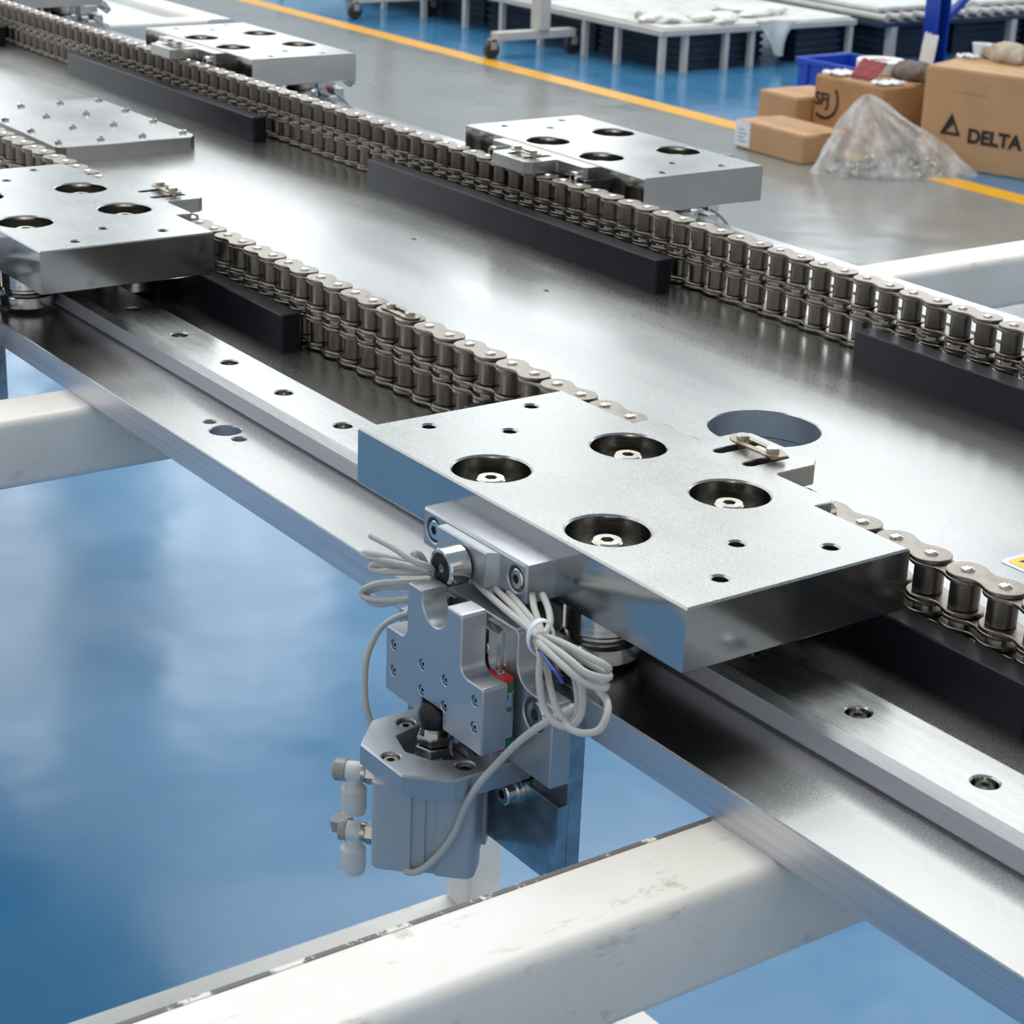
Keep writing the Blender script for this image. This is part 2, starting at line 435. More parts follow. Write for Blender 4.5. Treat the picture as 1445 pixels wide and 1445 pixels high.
# ceiling with translucent roof lights
sky = [(-11.2, -8.6), (-7.8, -5.2), (-4.4, -1.8)]
mb = MB(); prev = -12.2
for a, b in sky: mb.box(prev, -8, ZC, a, 10.2, ZC + 0.2, mat=A['wall']); prev = b
mb.box(prev, -8, ZC, 8, 10.2, ZC + 0.2, mat=A['wall'])
for a, b in sky:
    for y0, y1 in ((-8, -4.5), (-1.0, 0.3), (9.6, 10.2)): mb.box(a, y0, ZC, b, y1, ZC + 0.2, mat=A['wall'])
struct('ceiling', mb, label='pale factory roof with translucent strips')
for a, b in sky:
    for y0, y1 in ((-4.5, -1.0), (0.3, 9.6)):
        struct('window_%d' % wi, MB().box(a, y0, ZC + 0.1, b, y1, ZC + 0.12, mat=A['skylight']), label='translucent roof light'); wi += 1

# ---------------------------------------------------------------- welded frame
frame = thing('machine_frame', 'welded frame of scuffed cream square tubes carrying the aluminium conveyor plate', 'frame', (0, 0, ZF))
T = 0.036
def tube_y(name, x0, y0, y1, zt, worn=False):
    mb = MB(); mb.prism(rrect(x0, zt - T, x0 + T, zt, 0.0052, 5), -y1, -y0, mat=A['cream'], M=FRONT)
    o = obj(name, mb, frame)
    if worn:
        w = MB(); w.box(x0 + .0026, y0, zt - 0.0006, x0 + 0.0044, y1, zt - 0.0001 + 0.0003, mat=A['worn'])
        obj('chipped_edge', w, o, label='tube edge with paint chipped to dark steel')
    return o
SIDE = Matrix(((0, 0, 1, 0), (1, 0, 0, 0), (0, 1, 0, 0), (0, 0, 0, 1)))      # local X,Y,Z -> world y,z,x
def tube_x(name, y0, x0, x1, zt):
    return obj(name, MB().prism(rrect(y0, zt - T, y0 + T, zt, 0.0052, 5), x0, x1, mat=A['cream'], M=SIDE), frame)
def tube_z(name, x0, y0, z0, z1):
    return obj(name, MB().prism(rrect(x0, y0, x0 + T, y0 + T, 0.0052, 5), z0, z1, mat=A['cream']), frame)
tube_y('cross_tube', 0.0215, -0.62, 0.50, ZU, True)
tube_y('cross_tube', -0.478, -0.62, 1.15, ZU)
tube_y('cross_tube', -0.971, -0.62, 0.50, ZU)
tube_y('cross_tube', -1.464, -0.62, 0.50, ZU)
tube_y('cross_tube', -1.710, 0.565, 0.684, ZU)
tube_x('side_tube', 0.684, -2.9, -1.674, ZU)
tube_x('side_tube', 0.464, -0.784, 0.264, ZU - T)
tube_y('lower_tube', -0.822, 0.02, 0.470, -0.7)
tube_y('lower_tube', -0.475, 0.02, 0.477, -0.7)
tube_x('lower_tube', 0.477, -0.784, 0.264, -0.7)
for x, y in ((-0.82, 0.464), (0.264, 0.464)): tube_z('leg', x, y + .006, -0.736, ZU - .0003)
for x, y in ((-0.82, 0.470), (0.264, 0.470)):
    f = MB(); f.lathe([(0.026, 0), (0.026, 0.006), (0.01, 0.012), (0.007, 0.014), (0.007, 0.064)], 20, A['rubber'], tr(x + T / 2, y + T / 2, ZF))
    obj('levelling_foot', f, frame)
obj('corner_panel', MB().box(-2.9, 0.50, ZU - 0.012, -1.71, 0.684, ZU - 0.010, mat=A['tie']), frame, label='pale panel closing the frame corner')

# ---------------------------------------------------------------- base plate, rails, raised block
YN, YFAR = -0.0055, 0.507
holes = [circ(-0.2245, 0.2395, 0.0268, 56)]
holes += [circ(-0.344, 0.0165, 0.0073, 32), circ(-0.3585, 0.0160, 0.0030, 20), circ(-0.3305, 0.0165, 0.0034, 20)]
for x, y in ((-0.6185, 0.295), (-0.476, 0.2955), (-0.70, 0.20), (-0.32, 0.40)): holes.append(circ(x, y, 0.0020, 16))
for x in (-0.858, -1.372): holes += [circ(x, 0.0165, 0.0073, 32), circ(x - .0145, 0.0160, 0.0030, 20), circ(x + .0135, 0.0165, 0.0034, 20)]
mb = MB(); mb.prism([(-2.9, YN), (0.45, YN), (0.45, YFAR), (-2.9, YFAR)], ZU, ZB, holes, bt=0.0005, bb=0.0003, mat=A['alu_base'], side=A['alu_side'], hside=A['bore'])
base = obj('conveyor_base_plate', mb, None, (-0.6, 0.25, ZU))
tag(base, 'long brushed aluminium machine plate with a large round hole under both chains', 'machine plate')
obj('wear_strip', MB().box(-2.9, 0.1172, ZB, 0.44, 0.1244, ZB + 0.0008, 0.0002, mat=A['alu_base']), base)
obj('wear_strip', MB().box(-2.9, 0.3768, ZB, 0.44, 0.3840, ZB + 0.0008, 0.0002, mat=A['alu_base']), base)
obj('hole_collar', MB().prism(circ(-0.2245, 0.2395, 0.0300, 56), ZU - 0.030, ZU, [circ(-0.2245, 0.2395, 0.0268, 56)], mat=A['alu_plate'], hside=A['bore']), base)
st = MB(); st.prism(rrect(-0.053, 0.211, -0.012, 0.268, 0.003), ZB, ZB + 0.00025, mat=A['tie'])
st.prism(rrect(-0.0507, 0.2133, -0.0143, 0.2657, 0.0022), ZB + 0.0002, ZB + 0.0004, mat=A['yellow'])
sticker = obj('warning_sticker', st, base, label='yellow warning sticker with white border')
tri = MB(); t_o = [(-0.0478, 0.2172), (-0.0478, 0.2352), (-0.0322, 0.2262)]; t_i = [(-0.0466, 0.2193), (-0.0466, 0.2331), (-0.0346, 0.2262)]
tri.prism(t_o, ZB + 0.0004, ZB + 0.0005, [t_i], mat=A['print'])
tri.prism(rrect(-0.0440, 0.2256, -0.0385, 0.2268, 0.0004, 3), ZB + 0.0004, ZB + 0.0005, mat=A['print'])
obj('sticker_print', tri, sticker)
def rail(y0, y1, label, xs0):
    zt = -0.0358; hs = [circ(xs0 - 0.0542 * k, (y0 + y1) / 2, 0.0043, 24) for k in range(-3, 46)]
    mb = MB(); mb.prism([(-2.45, y0), (0.44, y0), (0.44, y1), (-2.45, y1)], ZB, zt, hs, bt=0.0030, bb=0.0012, bh=0.0006, mat=A['alu_rail'], side=A['rail_side'], hside=A['turned'])
    r = obj('guide_rail', mb, None, (-0.8, (y0 + y1) / 2, ZB)); tag(r, label, 'rail')
    sc = MB()
    for k in range(-3, 46):
        sc.socket_screw(tr(xs0 - 0.0542 * k, (y0 + y1) / 2, ZB + 0.0015), 0.0036, 0.005, mat=A['turned'])
    s = obj('countersunk_screws', sc, r); s['kind'] = 'stuff'
    return r
rail(0.0330, 0.0662, 'ground steel guide rail with a row of screw holes along the near plate edge', 0.0305)
rail(0.4350, 0.4682, 'ground steel guide rail half hidden beyond the far chain', 0.0105)
O = (-1.021, 0.2425, ZB)
mb = MB(); mb.prism(cham(-1.112, 0.1865, -0.930, 0.2985, 0.006), ZB, -0.0360, bt=0.0006, mat=A['alu_plate'])
blk = obj('raised_cover_plate', mb, None, O); tag(blk, 'raised aluminium cover plate studded with screws between the chains', 'cover plate')
scr = MB().socket_screw(Matrix.Identity(4), 0.0031, 0.0022, mat=A['steel'])
sme = scr.mesh('cover_screw')
for i in range(4):
    for j in range(4):
        s = bpy.data.objects.new('screw', sme); COL.objects.link(s); s.parent = blk
        s.location = (-0.945 - 0.051 * i - O[0], 0.1930 + 0.0334 * j - O[1], -0.0360 - O[2])

# black guards
def guard(x0, x1, y0, y1, label, group):
    mb = MB(); mb.prism(rrect(x0, y0, x1, y1, 0.0012, 3), ZB, ZB + 0.0190, bt=0.0006, mat=A['guard'])
    g = obj('chain_guard', mb, None, ((x0 + x1) / 2, (y0 + y1) / 2, ZB)); tag(g, label, 'guide bar', group)
G = 'black guide bars beside the chains'
guard(-0.275, 0.056, 0.1000, 0.1118, 'black guide bar under the front corner of the big near carriage', G)
guard(-0.790, -0.442, 0.1000, 0.1118, 'black guide bar ending beside the chain, half under the carriage cut by the left edge', G)
guard(-1.300, -0.960, 0.1000, 0.1118, 'black guide bar hidden behind the near carriages, furthest along the near chain', G)
guard(-0.280, 0.050, 0.3505, 0.3630, 'black guide bar cut by the right edge of the photo, along the far chain', G)
guard(-0.770, -0.444, 0.3505, 0.3630, 'black guide bar in front of the middle far carriage, fully in view', G)
guard(-1.300, -0.944, 0.3530, 0.3650, 'black guide bar behind the raised screw-studded cover plate', G)
guard(-1.830, -1.476, 0.3530, 0.3650, 'short visible end of black guide bar at the top left, along the far chain', G)

# ---------------------------------------------------------------- roller chains
P = 0.01713
H = 0.0075
def link_outline(w=0.66):
    n = 12; right = []
    a1 = math.radians(112)
    for i in range(-n, n + 1):
        a = a1 * i / n; right.append((P / 2 + H * math.cos(a), H * math.sin(a)))
    xj = P / 2 + H * math.cos(a1); yj = H * math.sin(a1); wy = H * w; top = []
    for i in range(1, 8):
        x = xj - 2 * xj * i / 8; t = (x / xj) ** 2; top.append((x, wy + (yj - wy) * t * (1.6 - 0.6 * t)))
    left = [(-x, -y) for x, y in right]; bot = [(-x, -y) for x, y in top]
    return right + top + left + bot
OUT = link_outline()
ZT = -0.0095
def outer_mb(clip=False):
    mb = MB()
    for a, b in ((0, -.0016), (-.0158, -.0174), (-.0196, -.0212), (-.0356, -.0370)): mb.prism(OUT, b, a, bt=0.00025, bb=0.00025, mat=A['link'])
    return mb
def inner_mb():
    mb = MB()
    for a, b in ((-.0017, -.0032), (-.0140, -.0155), (-.0215, -.0230), (-.0338, -.0353)): mb.prism(OUT, b, a, bt=0.00025, bb=0.00025, mat=A['link'])
    for x in (-P / 2, P / 2):
        mb.lathe([(0.0044, -.0158), (0.0044, -.0214)], 20, A['turned'], tr(x, 0, 0))
    return mb
outer_me = outer_mb().mesh('outer_link'); inner_me = inner_mb().mesh('inner_link')
pin_me = MB().lathe([(0.0026, -.0376), (0.0026, 0.0), (0.0025, 0.0005), (0.0019, 0.0010), (0.0008, 0.0012), (0.0, 0.0012)], 18, A['pin']).mesh('pin')
cpin_me = MB().lathe([(0.0026, -.0376), (0.0026, 0.0024), (0.0022, 0.0028), (0.0, 0.0028)], 18, A['nickel']).mesh('clip_pin')
rol_me = MB().lathe([(0.0030, -.0108), (0.0050, -.0108), (0.00545, -.0104), (0.00545, -.0004), (0.0050, 0), (0.0030, 0)], 24, A['roller']).mesh('roller')
def clip_mb(z=0.0004, t=0.0007):
    o_ = link_outline(0.95); k = 0.80
    o_ = [((abs(x) - P / 2) * k * (1 if x > 0 else -1) + P / 2 * (1 if x > 0 else -1), y * 0.62) for x, y in o_]
    inner = rrect(-P / 2 + 0.002, -0.0019, P / 2 - 0.002, 0.0019, 0.0015)
    mb = MB(); mb.prism(o_, z, z + t, [inner], bt=0.0001, mat=A['clip']); return mb
def link_in(name, me, parent, loc):
    o = bpy.data.objects.new(name, me); COL.objects.link(o); o.parent = parent; o.location = loc; return o
def chain(x0, y, k0, k1, label, clips=()):
    c = thing('roller_chain', label, 'chain', (x0, y, ZB))
    zz = ZT - ZB
    for k in range(k0, k1):
        cx = (k + 0.5) * P
        if k % 2:
            L = link_in('outer_link', outer_me, c, (cx, 0, zz))
            cl = k in clips
            for s in (-P / 2, P / 2): link_in('pin', cpin_me if cl else pin_me, L, (s, 0, 0))
            if cl: o = obj('spring_clip', clip_mb(0.0003), None, (0, 0, 0)); o.parent = L; o['label'] = 'flat bronze coloured spring clip'
        else:
            L = link_in('inner_link', inner_me, c, (cx, 0, zz))
            for s in (-P / 2, P / 2):
                for z in (-.0032, -.0230): link_in('roller', rol_me, L, (s, 0, z))
    return c
chain(-0.4547, 0.1208, -42, 52, 'double strand roller chain along the near carriages, with one clipped link', (5,))
chain(-0.2521, 0.3804, -97, 40, 'double strand roller chain along the far carriages, beyond the bare plate')

# ---------------------------------------------------------------- carriage
CO = (-0.1, 0.0496, ZB)
W_ = 0.0991
def v_roller(x, y):
    mb = MB(); M = tr(x, y, 0)
    mb.lathe([(0.0045, -0.0232), (0.0100, -0.0240), (0.0128, -0.0246), (0.0135, -0.0252), (0.0135, -0.0345), (0.0130, -0.0352), (0.0118, -0.0356)], 48, A['turned'], M)
    mb.lathe([(0.0125, -0.0356), (0.0125, -0.0366), (0.0118, -0.0368)], 48, A['nickel'], M)
    mb.lathe([(0.0118, -0.0368), (0.0143, -0.0382), (0.0152, -0.0390), (0.0152, -0.0445), (0.0146, -0.0452), (0.006, -0.0454)], 48, A['turned'], M)
    return mb
def carriage(label, group):
    c = thing('roller_carriage', label, 'carriage', CO, group)
    big = [(-0.1362, .0192), (-0.0655, .0192), (-0.1312, .0802), (-0.0717, .0802)]
    small = [(-0.1892, .0755), (-0.1882, .0253), (-0.1680, .0499), (-0.0151, .0762), (-0.0337, .0501), (-0.0135, .0252)]
    mb = MB()
    mb.prism([(-0.2, 0), (0, 0), (0, W_), (-0.2, W_)], -0.0230, 0, [circ(x, y, 0.0148, 56) for x, y in big] + [circ(x, y, 0.00285, 20) for x, y in small], bt=0.0007, bb=0.0005, mat=A['alu_plate'], side=A['alu_cut'], hside=A['turned'])
    for x, y in big: mb.prism(circ(x, y, 0.0149, 40), -0.0210, -0.0190, mat=A['alu_plate'])
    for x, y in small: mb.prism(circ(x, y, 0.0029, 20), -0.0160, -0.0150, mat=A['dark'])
    top = obj('top_plate', mb, c)
    for x, y in big:
        s = MB(); s.lathe([(0.0085, -0.0190), (0.0085, -0.0165), (0.0054, -0.0160), (0.0048, -0.0080)], 28, A['steel'], tr(x, y, 0))
        s.socket_screw(tr(x, y, -0.0080), 0.0056, 0.0045, 0.0025, A['nickel'])
        obj('axle_screw', s, top)
    for x, y in ((-0.1362, .0178), (-0.0655, .0178), (-0.1312, .0815), (-0.0717, .0815)): obj('v_roller', v_roller(x, y), c)
    # arm joined to the chain
    pts = [(-0.1540, W_), (-0.0482, W_), (-0.0482, .1085), (-0.0500, .1105), (-0.0806, .1105), (-0.0806, .1308), (-0.0842, .1345), (-0.1205, .1345), (-0.1240, .1308), (-0.1240, .1105), (-0.1522, .1105), (-0.1540, .1085)]
    pts = fillet(pts, [0, 0, 0, 0, .0016, .001, .001, .001, .001, .0016, 0, 0])
    arm = MB(); xs = (-0.1109, -0.0938)
    arm.prism(pts, -0.0090, -0.0008, [slot(xs[0], .1090, .1262, .0025), slot(xs[1], .1090, .1262, .0025)], bt=0.0004, bb=0.0003, mat=A['alu_plate'])
    arm.box(-0.1540, W_, -0.0150, -0.1380, .1105, -0.0088, 0.0005, mat=A['alu_plate']); arm.box(-0.0640, W_, -0.0150, -0.0482, .1105, -0.0088, 0.0005, mat=A['alu_plate'])
    arm = obj('chain_arm', arm, c)
    for x in (-0.1470, -0.0552):
        s = MB(); s.socket_screw(BACK_AT(x, .1105, -.0080), 0.0042, 0.0046, 0.0021, A['steel']); obj('screw', s, arm)
    for x in xs:
        p = MB(); p.lathe([(0.0019, -0.0100), (0.0019, 0.0012), (0.0027, 0.0013), (0.0027, 0.0036), (0.0024, 0.0039), (0, 0.0039)], 24, A['nickel'], tr(x, .1208, 0)); obj('pin', p, arm)
    cl = clip_mb(0.0, 0.0008); M = tr(sum(xs) / 2, .1208, 0.0012); q = MB(); q.mats = cl.mats; q.v = [(M @ Vector(v))[:] for v in cl.v]; q.f = cl.f; q.m = cl.m
    obj('spring_clip', q, arm, label='flat bronze coloured spring clip')
    # block with the cam roller
    blk = MB()
    prof = rrect(-0.1333, -0.0227, -0.0688, -0.0080, 0.0006, 2)
    sx = (-0.1262, -0.0748)
    blk.prism(prof, 0.0, 0.0095, bb=0, mat=A['anodised'], M=FRONT)
    blk.prism(prof, 0.0095, 0.0125, [circ(x, -.0150, .0048, 28) for x in sx], bt=0.0009, bh=0.0004, mat=A['anodised'], M=FRONT)
    blk.prism(fillet([(-0.1178, -0.0122), (-0.1178, -0.0165), (-0.0874, -0.0165), (-0.0846, -0.0128), (-0.0830, -0.0122)], [0, .0006, .0008, .0016, 0]), -0.0225, -0.0092, bt=0.0006, bb=.0004, mat=A['anodised'])
    blk = obj('cam_roller_block', blk, c)
    for x in sx:
        s = MB(); s.socket_screw(tr(x, -0.0096, -.0150) @ FRONT, 0.0037, 0.0028, 0.0018, A['steel']); obj('screw', s, blk)
    cr = MB(); M = tr(-0.1010, -0.0165, -0.0178) @ FRONT
    cr.lathe([(0.0045, 0), (0.0045, 0.0005), (0.0066, 0.0006), (0.0072, 0.0012), (0.0072, 0.0088), (0.0068, 0.0094), (0.0058, 0.0095), (0.0058, 0.0092)], 44, A['steel'], M)
    cr.prism(circ(0, 0, .0058, 36), 0.0060, 0.0093, [circ(0, 0, .0018, 6)], bt=0.0002, bh=0, mat=A['black_metal'], M=M)
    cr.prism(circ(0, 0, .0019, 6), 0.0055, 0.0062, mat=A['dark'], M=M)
    obj('cam_roller', cr, blk, label='polished cam roller with black hex centre')
    return c
def BACK_AT(x, y, z): return tr(x, y, z) @ BACK
# ---------------------------------------------------------------- stopper station
XC = -0.0885
SO = (XC, -0.0055, ZU)
def station(label, group):
    t = thing('pneumatic_stopper', label, 'stopper', SO, group)
    def fr(y): return tr(XC, y, 0) @ FRONT
    m = MB()
    m.prism([(-.048, -.118), (.048, -.118), (.048, -.0478), (-.048, -.0478)], 0.0, 0.0062, bt=.0003, mat=A['dark_milled'], M=fr(-.0055))
    m.prism([(-.048, -.118), (.048, -.118), (.048, -.0866), (-.048, -.0866)], 0.0055, 0.0100, bt=.0003, mat=A['dark_milled'], M=fr(-.0055))
    br = obj('mounting_bracket', m, t)
    for sx in (-.0245, .0245):
        s = MB(); M = fr(-.0156) @ tr(sx, -.0905, 0)
        s.lathe([(.0050, 0), (.0050, .0008), (.0046, .0009), (.0046, .0018), (.0050, .0019), (.0050, .0027), (.004, .0028)], 28, A['steel'], M)
        s.socket_screw(M @ tr(0, 0, .0028), .0041, .0042, .0019, A['steel']); obj('screw', s, br)
    # T plate
    w, wt = .048, .0270
    pts = [(-w, -.078), (w, -.078), (w, -.0472), (wt, -.0472), (wt, -.0275), (-wt, -.0275), (-wt, -.0472), (-w, -.0472)]
    pts = fillet(pts, [0, 0, .002, .008, .0025, .0025, .008, .002])
    m = MB(); m.prism(pts, 0, .0050, mat=A['anodised'], M=fr(-.0117))
    m.prism(pts, .0050, .0083, [circ(.0377, -.0545, .0063, 30), circ(-.0377, -.0545, .0063, 30)], bt=.0004, mat=A['anodised'], M=fr(-.0117))
    tp = obj('back_plate', m, t)
    for sx in (-.0377, .0377):
        s = MB(); s.socket_screw(fr(-.0167) @ tr(sx, -.0545, 0), .0050, .0030, .0023, A['steel']); obj('screw', s, tp)
    # two miniature rails with blocks
    for gx in (-.0164, .0164):
        r = MB(); x0, x1 = gx - .0062, gx + .0062
        sec = [(x0, 0), (x1, 0), (x1, .0018), (x1 - .0010, .0024), (x1 - .0010, .0034), (x1, .0040), (x1, .0058), (x0, .0058), (x0, .0040), (x0 + .0010, .0034), (x0 + .0010, .0024), (x0, .0018)]
        r.prism([(a, -b) for a, b in sec], -.0790, -.0290, bt=.0003, mat=A['steel'], M=tr(XC, -.0200, 0))
        rl = obj('linear_rail', r, t)
        for z in (-.0365, -.0700):
            s = MB(); s.socket_screw(fr(-.0256) @ tr(gx, z, 0), .0021, .0005, .0011, A['turned'], 0.9); obj('screw', s, rl)
        b = MB(); X0, X1 = XC + gx - .0125, XC + gx + .0125
        b.box(X0, -.0268, -.0665, X1, -.0220, -.0485, .0004, mat=A['steel'])
        b = obj('guide_block', b, t)
        for z0, z1, m_ in ((-.0485, -.0452, 'green'), (-.0698, -.0665, 'green')):
            e = MB(); e.prism(fillet([(X0, -.0268), (X1, -.0268), (X1, -.0220), (X0, -.0220)], [.0008] * 4, 3), z0, z1, mat=A[m_]); obj('end_cap', e, b, label='green end cap')
        e = MB(); e.prism(fillet([(X0, -.0268), (X1, -.0268), (X1, -.0220), (X0, -.0220)], [.0015] * 4, 3), -.0452, -.0436, mat=A['red'])
        e.socket_screw(tr(X1 - .0050, -.0246, -.0436), .0014, .0007, .0007, A['steel']); obj('end_seal', e, b, label='red end seal')
        e = MB(); e.prism(fillet([(X0, -.0268), (X1, -.0268), (X1, -.0220), (X0, -.0220)], [.0015] * 4, 3), -.0712, -.0698, mat=A['red']); obj('end_seal', e, b, label='red end seal')
    # slotted plate
    s_ = [(math.cos(PI + PI * i / 16) * .0077, -.0250 - .0 + math.sin(PI + PI * i / 16) * .0077) for i in range(17)]
    body = [(-.0307, -.0693), (-.0068, -.0693), (-.0068, -.0625), (.0068, -.0625), (.0068, -.0693), (.0307, -.0693), (.0307, -.0440), (.0170, -.0440), (.0170, -.0222), (.0077, -.0222)]
    rad = [.0012, 0, 0, 0, 0, .0008, .0012, .0040, .0018, 0]
    left = [(-.0077, -.0222), (-.0170, -.0222), (-.0170, -.0440), (-.0307, -.0440)]
    pts = body + s_[::-1] + left
    rr = rad + [0] * len(s_) + [0, .0010, .0040, .0012]
    pts = fillet(pts, rr)
    hs = [(a, z) for a in (-.0255, -.0070, .0076, .0258) for z in (-.0500, -.0600)]
    m = MB(); m.prism(pts, 0, .0075, bb=.0, mat=A['anodised'], M=fr(-.0265))
    m.prism(pts, .0075, .0100, [circ(a, z, .0020, 20) for a, z in hs], bt=.0005, bh=.0002, mat=A['anodised'], M=fr(-.0265))
    sp = obj('slotted_plate', m, t)
    sm = MB().socket_screw(Matrix.Identity(4), .0017, .0017, .0008, A['steel']).mesh('plate_screw')
    for a, z in hs:
        o = bpy.data.objects.new('screw', sm); COL.objects.link(o); o.parent = sp
        o.matrix_local = tr(XC + a - SO[0], -.0342 - SO[1], z - SO[2]) @ FRONT
    # rod with joint and nuts
    m = MB(); M = tr(XC, -.0350, 0)
    m.lathe([(.0036, -.0840), (.0036, -.0700)], 28, A['steel'], M); rod = obj('piston_rod', m, t)
    m = MB(); m.lathe([(.0030, -.0712), (.0055, -.0706), (.0060, -.0695), (.0060, -.0655), (.0050, -.0635), (.0030, -.0628)], 30, A['black_metal'], M); obj('rod_joint', m, rod, label='black round rod joint')
    for z0, z1, r in ((-.0775, -.0738, .0065), (-.0815, -.0778, .0070)):
        m = MB(); m.prism(circ(XC, -.0350, r, 6, .3), z0, z1, [circ(XC, -.0350, .0035, 20)], bt=.0005, bb=.0005, bh=0, mat=A['turned']); obj('hex_nut', m, rod)
    # flange
    fp = [(-.0265, -.0120), (-.0265, -.0448), (-.0130, -.0575), (.0140, -.0575), (.0265, -.0445), (.0265, -.0120)]
    pocket = fillet([(-.0108, -.0445), (.0040, -.0490), (.0140, -.0330), (.0140, -.0170), (-.0130, -.0170), (-.0150, -.0340)], [.001] * 6, 3)
    pocket = [(-.0112, -.0437), (.0000, -.0470), (.0105, -.0425), (.0150, -.0330), (.0150, -.0190), (-.0120, -.0190), (-.0120, -.0300), (-.0140, -.0310)]
    fs = [(-.0182, -.0353), (.0007, -.0534), (.0192, -.0349)]
    m = MB(); X = lambda L: [(a + XC, b) for a, b in L]
    m.prism(X(fp), -.0862, -.0780, [X(pocket)] + [circ(a + XC, b, .0034, 24) for a, b in fs], bt=.0007, bh=.0004, mat=A['anodised'])
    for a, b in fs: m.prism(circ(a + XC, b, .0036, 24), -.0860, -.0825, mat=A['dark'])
    fl = obj('cylinder_flange', m, t)
    for a, b in fs:
        s = MB(); s.socket_screw(tr(a + XC, b, -.0826), .0029, .0034, .0015, A['nickel']); obj('screw', s, fl)
    # cylinder body turned 45 degrees
    hw = .0186
    sec = [(-hw, -hw), (-.0040, -hw), (-.0040, -hw + .0012), (.0002, -hw + .0012), (.0002, -hw + .0002), (.0010, -hw + .0002), (.0010, -hw + .0012), (.0052, -hw + .0012), (.0052, -hw), (hw, -hw),
           (hw, -.0060), (hw - .0014, -.0060), (hw - .0014, .0060), (hw, .0060), (hw, hw), (.006, hw), (.006, hw - .0014), (-.006, hw - .0014), (-.006, hw), (-hw, hw), (-hw, .0062), (-hw + .0012, .0062), (-hw + .0012, -.0062), (-hw, -.0062)]
    rr = [.0035] + [0] * 8 + [.0035] + [0] * 4 + [.0035] + [0] * 4 + [.0035] + [0] * 4
    m = MB(); M = tr(XC, -.0350, 0) @ rotz(PI / 4)
    m.prism(fillet(sec, rr, 5), -.1205, -.0862, bb=.0004, bt=.0004, mat=A['cyl'], M=M)
    m.prism(circ(0, 0, .0150, 36), -.0862, -.0848, mat=A['cyl'], M=M)
    m.lathe([(.0125, -.0848), (.0125, -.0835), (.0070, -.0832), (.0070, -.0838)], 36, A['steel'], M)
    cy = obj('air_cylinder', m, t)
    d = Vector((-1, -1, 0)).normalized(); face = Vector((XC, -.0350, 0)) + d * hw
    AX = Matrix(((d.x, 0, 0, 0), (d.y, 0, 0, 0), (0, 0, 1, 0), (0, 0, 0, 1)))
    zx = Vector((0, 0, 1)); yx = zx.cross(d)
    for z, lever in ((-.0930, False), (-.1175, True)):
        M = Matrix(((0, 0, 0, 0), (0, 0, 0, 0), (0, 0, 0, 0), (0, 0, 0, 1)))
        for i in range(3): M[i][0] = yx[i]; M[i][1] = zx[i]; M[i][2] = d[i]; M[i][3] = (face + zx * z)[i]
        f = MB(); f.lathe([(.0022, -.001), (.0022, .0020)], 20, A['nickel'], M); f.prism(circ(0, 0, .0041, 6), .0020, .0058, bt=.0004, bb=.0004, mat=A['nickel'], M=M)
        f.lathe([(.0036, .0058), (.0036, .0074)], 24, A['nickel'], M)
        f = obj('air_fitting', f, cy)
        w_ = MB(); w_.lathe([(.0034, .0070), (.0036, .0074), (.0036, .0128), (.0033, .0133)], 28, A['white_plastic'], M)
        V = tr(*(face + d * .0103 + zx * z))
        w_.lathe([(.0028, -.0020), (.0030, -.0050), (.0047, -.0066), (.0047, -.0146), (.0044, -.0153), (.0044, -.0155), (.0040, -.0156), (.0040, -.0158), (.0043, -.0160), (.0043, -.0166), (.0024, -.0168)], 32, A['white_plastic'], V)
        obj('elbow', w_, f, label='white push-in elbow')
        k = MB()
        if lever: k.prism([(-.0030, -.0024), (.0024, -.0030), (.0034, .0020), (.0010, .0034), (-.0026, .0030)], .0128, .0200, bt=.0012, bb=.0003, mat=A['grey_plastic'], M=M @ roty(-0.25)); k.prism(circ(0, 0, .0040, 10), .0128, .0155, bt=.0004, mat=A['grey_plastic'], M=M)
        else: k.prism(circ(0, 0, .0040, 12), .0133, .0178, bt=.0008, mat=A['grey_plastic'], M=M); k.prism(circ(0, 0, .0041, 6), .0145, .0170, mat=A['grey_plastic'], M=M)
        obj('adjusting_knob', k, f, label='ribbed grey adjusting knob')
    return t
